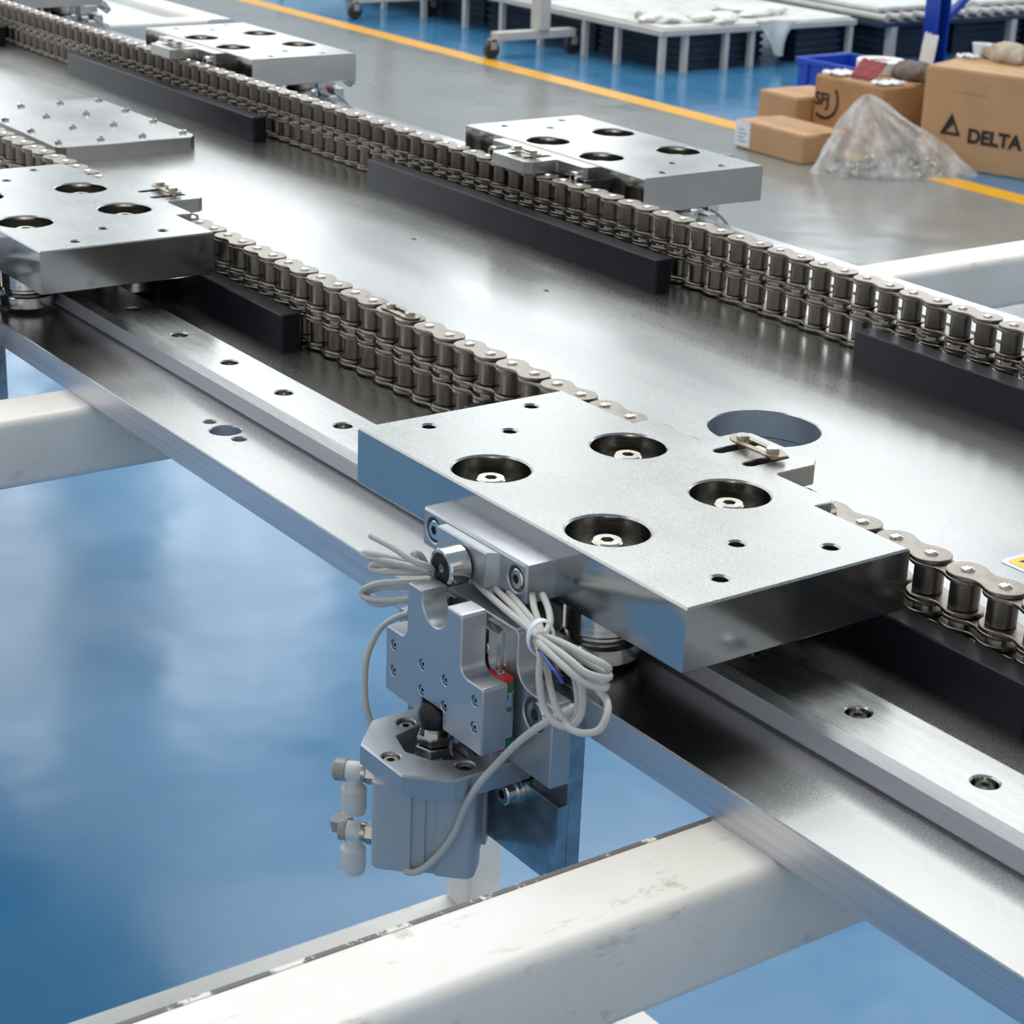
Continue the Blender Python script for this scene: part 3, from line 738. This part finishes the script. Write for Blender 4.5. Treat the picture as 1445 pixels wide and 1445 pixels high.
CAB = {'loop_a': [(-0.0339, -0.033, -0.0161), (-0.0276, -0.036, -0.0197), (-0.0251, -0.038, -0.0248), (-0.0227, -0.038, -0.0329), (-0.0169, -0.038, -0.0367), (-0.0121, -0.036, -0.0373), (-0.0104, -0.033, -0.0348), (-0.0123, -0.03, -0.0305), (-0.0169, -0.028, -0.0251), (-0.0223, -0.028, -0.0195), (-0.0288, -0.03, -0.0161), (-0.0355, -0.031, -0.0169)],
 'loop_b': [(-0.0383, -0.03, -0.0193), (-0.0288, -0.033, -0.0223), (-0.0231, -0.035, -0.028), (-0.0168, -0.036, -0.0342), (-0.0133, -0.034, -0.037), (-0.0136, -0.031, -0.0348), (-0.0163, -0.029, -0.0299), (-0.0217, -0.027, -0.0248), (-0.0286, -0.027, -0.0203), (-0.0362, -0.029, -0.018)],
 'loop_c': [(-0.0356, -0.031, -0.0156), (-0.0217, -0.031, -0.0136), (-0.0113, -0.03, -0.0138), (-0.0052, -0.028, -0.0147), (-0.0053, -0.026, -0.0168), (-0.0109, -0.024, -0.02), (-0.0226, -0.024, -0.0206), (-0.032, -0.026, -0.019), (-0.0391, -0.028, -0.0184)],
 'loop_d': [(-0.0316, -0.034, -0.0146), (-0.0162, -0.035, -0.0146), (-0.0077, -0.034, -0.0165), (-0.0039, -0.031, -0.0176), (-0.003, -0.028, -0.0183), (-0.0056, -0.026, -0.0183), (-0.0142, -0.026, -0.0186), (-0.0255, -0.028, -0.0169), (-0.0359, -0.03, -0.0163)],
 'loop_e': [(-0.0293, -0.036, -0.0149), (-0.0154, -0.037, -0.0164), (-0.0088, -0.036, -0.0184), (-0.0049, -0.033, -0.0204), (-0.0021, -0.03, -0.0209), (-0.0042, -0.028, -0.021), (-0.0113, -0.028, -0.0215), (-0.0186, -0.03, -0.0195), (-0.0332, -0.032, -0.0164)],
 'loop_f': [(-0.0077, -0.028, -0.0242), (-0.0003, -0.03, -0.0247), (0.0038, -0.033, -0.0272), (0.0038, -0.036, -0.0313), (-0.001, -0.038, -0.034), (-0.0076, -0.038, -0.0355), (-0.0145, -0.035, -0.0367)],
 'lead_a': [(-0.0342, -0.032, -0.0162), (-0.049, -0.028, -0.0177), (-0.0681, -0.022, -0.021), (-0.0878, -0.016, -0.0237), (-0.1017, -0.012, -0.0248)],
 'lead_b': [(-0.0364, -0.03, -0.0172), (-0.0497, -0.026, -0.0177), (-0.0655, -0.02, -0.0198), (-0.0828, -0.014, -0.0222), (-0.0943, -0.01, -0.0232)],
 'lead_c': [(-0.0372, -0.029, -0.0174), (-0.0472, -0.024, -0.0185), (-0.0616, -0.019, -0.0192), (-0.079, -0.012, -0.0219)],
 'lead_d': [(-0.0376, -0.028, -0.0177), (-0.0478, -0.022, -0.0186), (-0.0588, -0.016, -0.0188), (-0.0682, -0.01, -0.0189)],
 'lead_e': [(-0.0379, -0.027, -0.0178), (-0.0444, -0.02, -0.0177), (-0.0537, -0.014, -0.0173), (-0.0651, -0.008, -0.0182)],
 'coil_a': [(-0.1247, -0.04, -0.011), (-0.1142, -0.038, -0.0118), (-0.106, -0.034, -0.0151), (-0.1048, -0.028, -0.0183), (-0.1092, -0.02, -0.0262)],
 'coil_b': [(-0.1111, -0.02, -0.0246), (-0.115, -0.03, -0.02), (-0.1219, -0.038, -0.0179), (-0.129, -0.04, -0.0191), (-0.1265, -0.04, -0.0198), (-0.1153, -0.036, -0.0188), (-0.1048, -0.028, -0.0194)],
 'coil_c': [(-0.11, -0.022, -0.0238), (-0.115, -0.03, -0.0222), (-0.123, -0.036, -0.0222), (-0.1271, -0.038, -0.0238), (-0.1247, -0.038, -0.0249), (-0.1125, -0.034, -0.0219), (-0.107, -0.024, -0.0217)],
 'coil_d': [(-0.1091, -0.02, -0.0278), (-0.1148, -0.03, -0.0274), (-0.1248, -0.036, -0.0302), (-0.1332, -0.038, -0.0356), (-0.1315, -0.038, -0.0377), (-0.1227, -0.036, -0.036), (-0.1145, -0.03, -0.034), (-0.1134, -0.022, -0.0342)],
 'coil_e': [(-0.112, -0.018, -0.0305), (-0.1178, -0.028, -0.0305), (-0.126, -0.034, -0.0325), (-0.1328, -0.036, -0.0367), (-0.1306, -0.036, -0.04), (-0.1219, -0.034, -0.0373), (-0.1158, -0.028, -0.0332), (-0.1157, -0.018, -0.0336)],
 'coil_f': [(-0.1168, -0.02, -0.0262), (-0.1137, -0.026, -0.0175), (-0.1123, -0.03, -0.0156), (-0.1104, -0.028, -0.0204), (-0.1081, -0.022, -0.0242)],
 'left_cable': [(-0.1267, -0.022, -0.0457), (-0.1324, -0.026, -0.0499), (-0.135, -0.03, -0.0548), (-0.1355, -0.034, -0.0636), (-0.1341, -0.036, -0.0733), (-0.1312, -0.037, -0.0815), (-0.1285, -0.036, -0.0891)],
 'brown': [(-0.0278, -0.037, -0.0166), (-0.0209, -0.038, -0.0171), (-0.0168, -0.038, -0.0187), (-0.0143, -0.037, -0.0204)],
 'blue': [(-0.0249, -0.038, -0.0162), (-0.0184, -0.039, -0.0178), (-0.0149, -0.039, -0.0189), (-0.0128, -0.038, -0.0218)],
 'signal': [(-0.03, -0.0201, -0.0422), (-0.0288, -0.0217, -0.0422), (-0.0326, -0.0255, -0.046), (-0.0385, -0.0285, -0.0519), (-0.046, -0.0304, -0.0604), (-0.0535, -0.0323, -0.0704), (-0.0578, -0.0352, -0.078), (-0.0604, -0.0378, -0.0843), (-0.0622, -0.0395, -0.0904), (-0.0638, -0.0398, -0.0948), (-0.0655, -0.0414, -0.1016), (-0.0685, -0.0444, -0.1093), (-0.0723, -0.0483, -0.116), (-0.076, -0.0505, -0.1192), (-0.0799, -0.0516, -0.1203)]}

def cable_set(label, group):
    O_ = (-.075, -.03, ZB)
    b = thing('cable_bundle', label, 'cable', O_, group)
    for k, p in CAB.items():
        if k in ('signal',): continue
        if k == 'brown': obj('wire_end', MB().tube(p, .0004, 6, A['brown']), b, label='thin brown wire end'); continue
        if k == 'blue': obj('wire_end', MB().tube(p, .0005, 6, A['blue_wire']), b, label='thin blue wire end'); continue
        nm = 'cable_coil' if k.startswith('coil') else ('cable_loop' if k.startswith('loop') else 'cable')
        obj(nm, MB().tube(p, .00120, 10, A['cable']), b)
    tie = MB(); c = Vector((-.0345, -.0310, -.0165))
    ax = (Vector(CAB['lead_b'][1]) - Vector(CAB['lead_b'][0])).normalized(); u = ax.cross(Vector((0, 0, 1))).normalized(); v = ax.cross(u)
    M = Matrix.Identity(4)
    for i in range(3): M[i][0] = u[i]; M[i][1] = v[i]; M[i][2] = ax[i]; M[i][3] = c[i]
    n = 32; V = []; F = []
    prof = [(1.0, -.0014), (1.09, -.0013), (1.09, .0013), (1.0, .0014)]
    for s, z in prof: V += [(s * .0042 * math.cos(2 * PI * i / n), s * .0058 * math.sin(2 * PI * i / n), z) for i in range(n)]
    for k in range(4):
        for i in range(n):
            j = (i + 1) % n; k2 = (k + 1) % 4; F.append((k * n + i, k * n + j, k2 * n + j, k2 * n + i))
    tie.add(V, F, A['tie'], M); obj('cable_tie', tie, b, label='white cable tie')
    return b
def signal_cable(label, group):
    o = obj('sensor_cable', MB().tube(CAB['signal'], .00130, 10, A['cable']), None, (-.05, -.03, -.08))
    return tag(o, label, 'cable', group)

GC = 'roller carriages on the rails'; GS = 'pneumatic stoppers under the carriages'; GB = 'bundled sensor cables at the stoppers'; GQ = 'single sensor cables at the stoppers'
car = carriage('big aluminium roller carriage nearest the camera with four large round holes', GC)
sta = station('pneumatic stopper with slotted plate and cylinder hanging off the near plate edge', GS)
cab = cable_set('bundle of pale grey sensor cables held by a white tie beside the slotted stopper', GB)
sig = signal_cable('single pale grey cable sweeping down across the front cylinder of the nearest stopper', GQ)
S = 0.514
far = Matrix.Translation((-0.7223, 0.5012, 0)) @ Matrix.Rotation(PI, 4, 'Z')
def place(M, lc, ls, lb, lq):
    a = M.to_euler().z
    for src, lab, g in ((car, lc, GC), (sta, ls, GS), (cab, lb, GB), (sig, lq, GQ)):
        if lab is None: continue
        p = M @ Vector(src.location); dup(src, p, a, lab, g)
place(Matrix.Translation((-S, 0, 0)), 'aluminium roller carriage cut by the left edge of the photo, next up the near chain',
      'pneumatic stopper mostly cut off at the left edge below the second near carriage',
      'loops of pale cable at the left edge under the second near carriage',
      'single pale cable of the stopper cut off by the left edge')
place(far, 'aluminium roller carriage on the far side, nearest the cardboard boxes',
      'stopper with a red end seal just visible under the far carriage nearest the boxes',
      'pale cable bundle hidden under the far carriage nearest the boxes',
      'single pale cable hidden under the far carriage nearest the boxes')
place(Matrix.Translation((-S, 0, 0)) @ far, 'aluminium roller carriage on the far side, second along the far chain from the boxes',
      'stopper with red end seal peeping out under the second far carriage',
      'pale cable bundle under the second far carriage',
      'single pale cable under the second far carriage')
place(Matrix.Translation((-2 * S, 0, 0)) @ far, 'dark underside of a roller carriage cut by the top edge of the photo',
      'stopper hanging below the carriage cut by the top edge',
      'thin pale cables hanging below the carriage cut by the top edge',
      'single pale cable below the carriage cut by the top edge')

# ---------------------------------------------------------------- things beyond the yellow line
def carton(name, label, p, ang, L, D, Hh, mat='card', flaps=True, group=None, tape=True, open_=False):
    """p = corner on the floor, L along the angle, D to its left, Hh high"""
    M = tr(p[0], p[1], ZF) @ rotz(ang)
    t = thing(name, label, 'box', (M @ Vector((L / 2, D / 2, 0)))[:], group)
    m = MB(); m.prism(rrect(0, 0, L, D, 0.006, 3), 0.0015, Hh - .003, bt=.003, bb=.002, mat=A[mat], M=M)
    obj('box_body', m, t)
    if flaps:
        for y0, y1, a in ((0.002, D / 2 - .0012, .012), (D / 2 + .0012, D - .002, -.008)):
            m = MB(); m.prism([(0.003, y0), (L - .003, y0), (L - .003, y1), (.003, y1)], 0, .003, bt=.001, mat=A[mat], M=M @ tr(0, 0, Hh - .003))
            obj('flap', m, t)
    if tape:
        m = MB(); m.box(0.0, D / 2 - .022, Hh + .0002, L, D / 2 + .022, Hh + .0008, mat=A['card_dark'], M=M); obj('tape', m, t, label='strip of brown tape along the lid seam')
    return t, M
def text_mesh(s, size, bold=0.0):
    cu = bpy.data.curves.new('t', 'FONT'); cu.body = s; cu.size = size; cu.extrude = .0003; cu.offset = bold; cu.align_x = 'LEFT'
    o = bpy.data.objects.new('t', cu); me = bpy.data.meshes.new_from_object(o); bpy.data.objects.remove(o); return me
def decal(name, me, parent, M, label, mat='print'):
    me.materials.clear(); me.materials.append(A[mat])
    o = bpy.data.objects.new(name, me); COL.objects.link(o); o.parent = parent
    o.matrix_local = tr(*[-c for c in parent['_O']]) @ M; o['label'] = label; return o
t, M = carton('cardboard_box', 'low long cardboard box with a white paper label on its end, on the floor', (-3.775, 3.405), -0.02, .280, .165, .080)
m = MB(); m.box(-.0012, .0, .012, .0002, .060, .0785, mat=A['paper'], M=M); m.box(-.0012, -.0014, .008, .060, -.0002, .0785, mat=A['tie'], M=M); lab = obj('paper_label', m, t, label='white shipping label')
for k in range(4):
    mm = MB(); mm.box(.010, -.0018, .020 + .011 * k, .048 - .010 * (k % 2), -.0014, .024 + .011 * k, mat=A['grey_plastic'], M=M); obj('label_line', mm, lab)
carton('cardboard_box', 'flat cardboard box standing behind the low long one', (-3.918, 3.610), -0.02, .165, .20, .128)
t, M = carton('cardboard_box', 'brown taped cardboard box with black round printing, behind the plastic bag', (-3.745, 3.665), 0.02, .268, .30, .195, 'card_dark')
Mf = M @ FRONT
decal('printed_mark', text_mesh('SFJ', .050, .0015), t, Mf @ tr(.006, .112, .001), 'black printed letters')
m = MB(); pts = []
for i in range(15): a = math.radians(-125 + 165 * i / 14); pts.append((.046 + .056 * math.cos(a), .128 + .056 * math.sin(a)))
for i in range(14, -1, -1): a = math.radians(-125 + 165 * i / 14); pts.append((.046 + .047 * math.cos(a), .128 + .047 * math.sin(a)))
m.prism(pts, .0002, .001, mat=A['print'], M=Mf); obj('printed_ring', m, t)
Lr = math.atan2(.046, .141)
t, M = carton('cardboard_box', 'largest cardboard box with DELTA printed in black on its side', (-3.385, 3.730), Lr, .50, .36, .268)
Mf = M @ FRONT
decal('printed_name', text_mesh('DELTA', .052, .0022), t, Mf @ tr(.142, .078, .001), 'black printed word DELTA')
m = MB(); m.prism([(.060, .090), (.122, .090), (.091, .150)], .0002, .0012, [[(.078, .098), (.110, .098), (.098, .121)]], mat=A['print'], M=Mf); obj('printed_triangle', m, t, label='black triangle logo')
m = MB(); m.box(.09, -.0006, .205, .19, -.0002, .209, mat=A['card_dark'], M=M); obj('crease', m, t)
# blue crate
t = thing('plastic_crate', 'bright blue plastic crate behind the cardboard boxes', 'crate', (-4.14, 4.15, ZF))
Mc = tr(-4.235, 4.06, ZF) @ rotz(.05)
for nm, b in (('crate_wall', (0, 0, 0, .30, .008, .15)), ('crate_wall', (0, .232, 0, .30, .24, .15)), ('crate_wall', (0, .008, 0, .008, .232, .15)), ('crate_wall', (.292, .008, 0, .30, .232, .15)), ('crate_floor', (.008, .008, 0, .292, .232, .006)), ('crate_rim', (-.008, -.008, .135, .308, 0, .152)), ('crate_rim', (-.008, 0, .135, 0, .24, .152))):
    obj(nm, MB().box(*b, .001, mat=A['crate_blue'], M=Mc), t)
for k in range(4): obj('crate_rib', MB().box(.04 + .07 * k, -.008, .01, .048 + .07 * k, 0, .135, mat=A['crate_blue'], M=Mc), t)
# tape roll and rags lying on the taped box
def ring(name, label, c, r0, r1, h, mat, cat='roll', tilt=0.0):
    m = MB(); Mx = tr(*c) @ rotx(tilt)
    m.prism(circ(0, 0, r1, 40), 0, h, [circ(0, 0, r0, 32)], bt=.002, bb=.002, mat=A[mat], M=Mx)
    o = obj(name, m, None, c); tag(o, label, cat); return o
ZBX = ZF + .1965
ring('foam_roll', 'white foam tape roll lying on the taped box', (-3.685, 3.865, ZBX), .030, .072, .036, 'paper')
def sheet(name, label, cat, pts, th, mat, wob=.006, nx=12, ny=8):
    """a crumpled sheet with thickness between four corners"""
    a, b, c, d = (Vector(p) for p in pts); V = []; F = []
    rnd = random.Random(len(label))
    for side in (0, 1):
        for j in range(ny + 1):
            for i in range(nx + 1):
                u, v = i / nx, j / ny
                p = (a * (1 - u) + b * u) * (1 - v) + (d * (1 - u) + c * u) * v
                w = wob * (math.sin(u * 9 + v * 4) + math.sin(v * 11 - u * 5) + math.sin(u * 17 + 2))
                V.append((p.x, p.y, p.z + abs(w) + th * side))
    n = (nx + 1) * (ny + 1)
    for j in range(ny):
        for i in range(nx):
            q = j * (nx + 1) + i; F.append((q + n, q + 1 + n, q + nx + 2 + n, q + nx + 1 + n)); F.append((q, q + nx + 1, q + nx + 2, q + 1))
    for i in range(nx):
        F.append((i, i + 1, i + 1 + n, i + n)); q = ny * (nx + 1) + i; F.append((q + 1, q, q + n, q + 1 + n))
    for j in range(ny):
        q = j * (nx + 1); F.append((q + nx + 1, q, q + n, q + nx + 1 + n)); q += nx; F.append((q, q + nx + 1, q + nx + 1 + n, q + n))
    o = obj(name, MB().add(V, F, A[mat]), None, (a + c)[:] and ((a + c) / 2)[:], ang=60); tag(o, label, cat); return o
sheet('paper_sheet', 'cream paper sheet lying at the left end of the taped box', 'paper', [(-3.735, 3.68, ZBX), (-3.66, 3.68, ZBX), (-3.67, 3.76, ZBX), (-3.73, 3.76, ZBX)], .004, 'paper', .003)
sheet('folder', 'dark red folder standing against the foam roll', 'folder', [(-3.64, 3.70, ZBX), (-3.56, 3.71, ZBX), (-3.56, 3.76, ZBX + .045), (-3.65, 3.75, ZBX + .045)], .004, 'dark_red', .002)
sheet('paper_strip', 'upright curled strip of white paper', 'paper', [(-3.62, 3.945, ZBX), (-3.57, 3.95, ZBX), (-3.56, 3.955, ZBX + .11), (-3.61, 3.95, ZBX + .11)], .003, 'paper', .004)
def lump(name, label, cat, c, r, mat, seed=1, squash=(1, 1, 1), amp=.18, n=24, group=None):
    rnd = random.Random(seed); ph = [rnd.uniform(0, 6.28) for _ in range(9)]
    V = []; F = []; m_ = n // 2
    for j in range(m_ + 1):
        th = PI * j / m_
        for i in range(n):
            a = 2 * PI * i / n
            k = 1 + amp * (math.sin(3 * a + ph[0]) * math.sin(2 * th + ph[1]) + .6 * math.sin(5 * a + ph[2] + 3 * th) + .5 * math.sin(9 * a + ph[3] + 5 * th)) * math.sin(th)
            z = math.cos(th) * r * squash[2] * k
            V.append((c[0] + math.sin(th) * math.cos(a) * r * squash[0] * k, c[1] + math.sin(th) * math.sin(a) * r * squash[1] * k, c[2] + max(z, -.4 * r * squash[2]) + .4 * r * squash[2]))
    for j in range(m_):
        for i in range(n):
            q = (i + 1) % n; F.append((j * n + i, (j + 1) * n + i, (j + 1) * n + q, j * n + q))
    o = obj(name, MB().add(V, F, A[mat]), None, c, ang=50); tag(o, label, cat, group); return o
lump('work_glove', 'grey brown work glove heaped on the taped box', 'glove', (-3.545, 3.855, ZBX), .06, 'cloth', 3, (1.15, .7, .62))
sheet('foil_liner', 'thin striped foam sheet under the grey glove', 'packing', [(-3.54, 3.68, ZBX), (-3.49, 3.68, ZBX), (-3.49, 3.77, ZBX), (-3.54, 3.76, ZBX)], .003, 'tie', .003)
ZD = ZF + .2685
lump('cap', 'tan cloth cap lying on the largest box near the right edge', 'cap', (-3.335, 4.00, ZD), .062, 'tan_cloth', 5, (1.1, .8, .62))
lump('cap', 'crumpled tan cloth cut by the right edge on the largest box', 'cap', (-3.215, 4.06, ZD), .055, 'tan_cloth', 8, (1, .8, .8))
m = MB(); m.lathe([(.024, 0), (.030, .034), (.032, .036), (.029, .036), (.024, .004)], 32, A['tie'], tr(-3.435, 4.005, ZD)); tag(obj('plastic_tub', m, None, (-3.435, 4.005, ZD)), 'small pale tub standing behind the top of the largest box', 'tub')
sheet('plastic_sheet', 'pale plastic sheet lying on the back of the largest box', 'packing', [(-3.455, 3.92, ZD), (-3.405, 3.93, ZD), (-3.405, 3.965, ZD), (-3.455, 3.96, ZD)], .003, 'tie', .004)
# clear plastic bag of parts
bag = thing('plastic_bag', 'clear crumpled plastic bag full of small grey parts on the floor by the boxes', 'bag', (-3.27, 3.53, ZF))
def bagshell():
    V = []; F = []; n = 72; R = 30; rnd = random.Random(4); ph = [rnd.uniform(0, 6.28) for _ in range(20)]
    for j in range(R + 1):
        s = j / R
        for i in range(n):
            a = 2 * PI * i / n
            # base follows the pile, neck gathers to an off centre peak
            f = (1 - s) ** .85
            cx = -3.30 - .05 * s; cy = 3.56 - .085 * s
            rx = .105 + .05 * (1 - s); 
            ex = .235 * math.cos(a); ey = .085 * math.sin(a)
            ca, sa = math.cos(1.10), math.sin(1.10)
            x = cx + f * (ex * ca - ey * sa); y = cy + f * (ex * sa + ey * ca)
            wr = .5 * math.sin(7 * a + ph[0] + 4 * s) + .35 * math.sin(13 * a + ph[1] - 6 * s) + .3 * math.sin(21 * a + ph[2] + 9 * s)
            k = .009 * wr * (0.4 + min(1, 3 * s))
            V.append((x + k * math.cos(a + 1.1), y + k * math.sin(a + 1.1), ZF + .001 + .205 * s + .006 * abs(wr) * min(1, s * 6)))
    for j in range(R):
        for i in range(n):
            q = (i + 1) % n; F.append((j * n + i, j * n + q, (j + 1) * n + q, (j + 1) * n + i))
    return MB().add(V, F, A['bag'])
obj('bag_film', bagshell(), bag, ang=20)
rnd = random.Random(11); pm = MB(); stg = MAT['small'] = metal('small_parts', (0.40, 0.37, 0.33), 0.4, cvar=.3)
for k in range(420):
    a = rnd.uniform(0, 2 * PI); q = math.sqrt(rnd.random()); ca, sa = math.cos(1.10), math.sin(1.10)
    ex, ey = .19 * q * math.cos(a), .065 * q * math.sin(a); h = .045 * (1 - q * q) * rnd.random() + .006
    Mx = tr(-3.30 + ex * ca - ey * sa, 3.56 + ex * sa + ey * ca, ZF + h) @ rotz(rnd.uniform(0, 6)) @ rotx(rnd.uniform(-1, 1))
    pm.lathe([(.0050, -.006), (.0055, -.005), (.0055, .005), (.0050, .006)], 7, stg, Mx)
o = obj('small_parts', pm, bag); o['kind'] = 'stuff'; o['label'] = 'heap of small grey metal parts'

# trolleys on castors
def trolley(x, y0, y1, px_y, label):
    t = thing('wheeled_rack', label, 'rack', (x, (y0 + y1) / 2, ZF), 'castor racks behind the yellow line')
    obj('foot_bar', MB().box(x - .022, y0 + .03, ZF + .062, x + .022, y1 - .02, ZF + .092, .002, mat=A['rack']), t)
    obj('post', MB().box(x - .030, px_y - .022, ZF + .092, x + .030, px_y + .022, ZF + .95, .002, mat=A['rack']), t)
    for y in (y0 + .02, y1 - .02):
        m = MB(); Mw = tr(x, y, ZF + .030) @ roty(PI / 2); m.lathe([(.012, -.011), (.028, -.011), (.030, -.008), (.030, .008), (.028, .011), (.012, .011)], 24, A['rubber'], Mw)
        c = obj('castor', m, t); f = MB(); f.box(x - .018, y - .012, ZF + .034, x - .013, y + .012, ZF + .068, mat=A['grey_plastic']); f.box(x + .013, y - .012, ZF + .034, x + .018, y + .012, ZF + .068, mat=A['grey_plastic']); f.box(x - .018, y - .012, ZF + .062, x + .018, y + .012, ZF + .068, mat=A['grey_plastic']); obj('castor_fork', f, c)
    return t
trolley(-6.46, 3.74, 4.14, 3.90, 'wheeled steel rack furthest along the yellow line, only its foot in view')
trolley(-5.40, 3.665, 4.06, 3.895, 'wheeled steel rack with one post, its castor on the yellow line')
# low tables with dark crates
def low_table(name, label, x0, x1, y0, y1, legs, top='film', h=.150):
    t = thing(name, label, 'table', ((x0 + x1) / 2, (y0 + y1) / 2, ZF))
    obj('table_frame', MB().box(x0, y0, ZF + h - .022, x1, y1, ZF + h - .002, .001, mat=A['rack']), t)
    obj('wrapped_top', MB().box(x0 + .03, y0 + .03, ZF + h - .002, x1 - .02, y1 - .01, ZF + h + .006, .002, mat=A[top]), t, label='white film wrapped over the top')
    for x, y in legs: obj('leg', MB().box(x - .010, y - .010, ZF, x + .010, y + .010, ZF + h - .022, mat=A['rack']), t)
    return t
low_table('low_table', 'long low steel table with white wrapped panels behind the wheeled rack', -7.6, -4.88, 4.03, 4.95,
          [(-4.895, 4.045), (-4.895, 4.145), (-5.14, 4.045), (-5.33, 4.045), (-5.60, 4.045), (-5.85, 4.045), (-6.1, 4.045), (-6.4, 4.045), (-4.895, 4.33), (-4.895, 4.45), (-6.7, 4.045), (-7.0, 4.045), (-7.58, 4.045), (-4.895, 4.93), (-7.58, 4.93)])
t = thing('roller_conveyor', 'low roller conveyor running behind the blue post with white panels on it', 'conveyor', (-5.4, 6.1, ZF))
obj('conveyor_frame', MB().box(-5.9, 5.0, ZF + .125, -4.80, 7.6, ZF + .140, mat=A['dark_blue']), t)
for k in range(36):
    m = MB(); m.lathe([(.014, -.52), (.014, .52)], 12, A['rack'], tr(-5.33, 5.03 + .07 * k, ZF + .155) @ roty(PI / 2)); obj('conveyor_roller', m, t)
for y in (5.05, 5.7, 6.4, 7.1, 7.55): obj('leg', MB().box(-4.83, y, ZF, -4.80, y + .03, ZF + .125, mat=A['rack']), t); obj('leg', MB().box(-5.90, y, ZF, -5.87, y + .03, ZF + .125, mat=A['rack']), t)
for k, (y0, y1) in enumerate(((5.05, 5.55), (5.60, 6.25), (6.3, 6.9), (6.95, 7.5))):
    tag(obj('wrapped_panel', MB().box(-5.85, y0, ZF + .1695, -4.88, y1, ZF + .186, .002, mat=A['film']), None, (-5.3, (y0 + y1) / 2, ZF + .17)), 'flat white wrapped panel lying on the roller conveyor', 'panel', 'wrapped panels on the roller conveyor')
# stacked dark crates under the tables
def slat_crate(x, y, L, D, h, label, g, rows=4):
    t = thing('slatted_crate', label, 'crate', (x + L / 2, y + D / 2, ZF), g)
    obj('crate_body', MB().box(x + .008, y + .008, ZF, x + L - .008, y + D - .008, ZF + h - .004, mat=A['dark_blue']), t)
    for k in range(rows):
        z = ZF + .006 + (h - .012) * k / rows
        obj('slat', MB().box(x, y, z, x + L, y + D, z + (h - .012) / rows * .55, .001, mat=A['dark_blue']), t)
GD = 'dark blue slatted crates stored under the low tables'
for k in range(6): slat_crate(-7.2 + .36 * k, 4.16, .34, .5, .118, 'dark blue slatted crate stored under the low tables', GD)
slat_crate(-5.03, 4.16, .10, .28, .118, 'narrow dark blue slatted crate under the near corner of the low table', GD); slat_crate(-5.03, 4.70, .10, .22, .118, 'dark blue slatted crate stored under the low tables', GD)
for k in range(6): slat_crate(-5.30, 5.06 + .41 * k, .42, .38, .118, 'dark blue slatted crate stored under the low tables', GD)
# film hanging down off the table corner
m = MB(); V = []; F = []; nx, ny = 10, 10
for s_ in (0, 1):
    for j in range(ny + 1):
        for i in range(nx + 1):
            u, v = i / nx, j / ny
            wd = .16 * (1 - .85 * v); V.append((-4.855 + .012 * math.sin(9 * u + 4 * v) + .03 * (1 - v) * (u - .5) - .004 * s_, 4.50 + wd * (u - .35) + .05 * v, ZF + .165 - .125 * v))
n_ = (nx + 1) * (ny + 1)
for j in range(ny):
    for i in range(nx):
        q = j * (nx + 1) + i; F.append((q, q + 1, q + nx + 2, q + nx + 1)); F.append((q + n_, q + nx + 1 + n_, q + nx + 2 + n_, q + 1 + n_))
tag(obj('plastic_film', m.add(V, F, A['film']), None, (-4.855, 4.5, ZF + .1)), 'tapering white plastic film hanging off the low table', 'film')
for k, (x, y, sx, sy) in enumerate(((-5.05, 4.15, .10, .07), (-4.98, 4.34, .07, .10), (-5.1, 4.62, .10, .14))):
    lump('film_bundle', ['crumpled white film at the near corner of the low table', 'second crumpled white film bundle along the low table edge', 'widest crumpled film bundle on the low table'][k], 'film', (x, y, ZF + .155), .07, 'film', 20 + k, (sx / .07, sy / .07, .35), .25)
# blue upright with brace
t = thing('blue_upright', 'bright blue steel upright with a diagonal brace behind the boxes', 'post', (-4.72, 5.20, ZF))
obj('post', MB().box(-4.75, 5.16, ZF, -4.745, 5.22, ZF + 1.6, mat=A['post_blue']).box(-4.745, 5.16, ZF, -4.68, 5.165, ZF + 1.6, mat=A['post_blue']).box(-4.745, 5.215, ZF, -4.68, 5.22, ZF + 1.6, mat=A['post_blue']), t)
m = MB(); Mx = tr(-4.70, 5.225, ZF + .16) @ rotx(-.90); m.box(-.012, -.012, 0, .012, .012, .85, .001, mat=A['post_blue'], M=Mx); obj('brace', m, t)
obj('foot_plate', MB().box(-4.79, 5.12, ZF, -4.64, 5.26, ZF + .006, mat=A['post_blue']), t)
for o in bpy.data.objects:
    if '_O' in o: del o['_O']
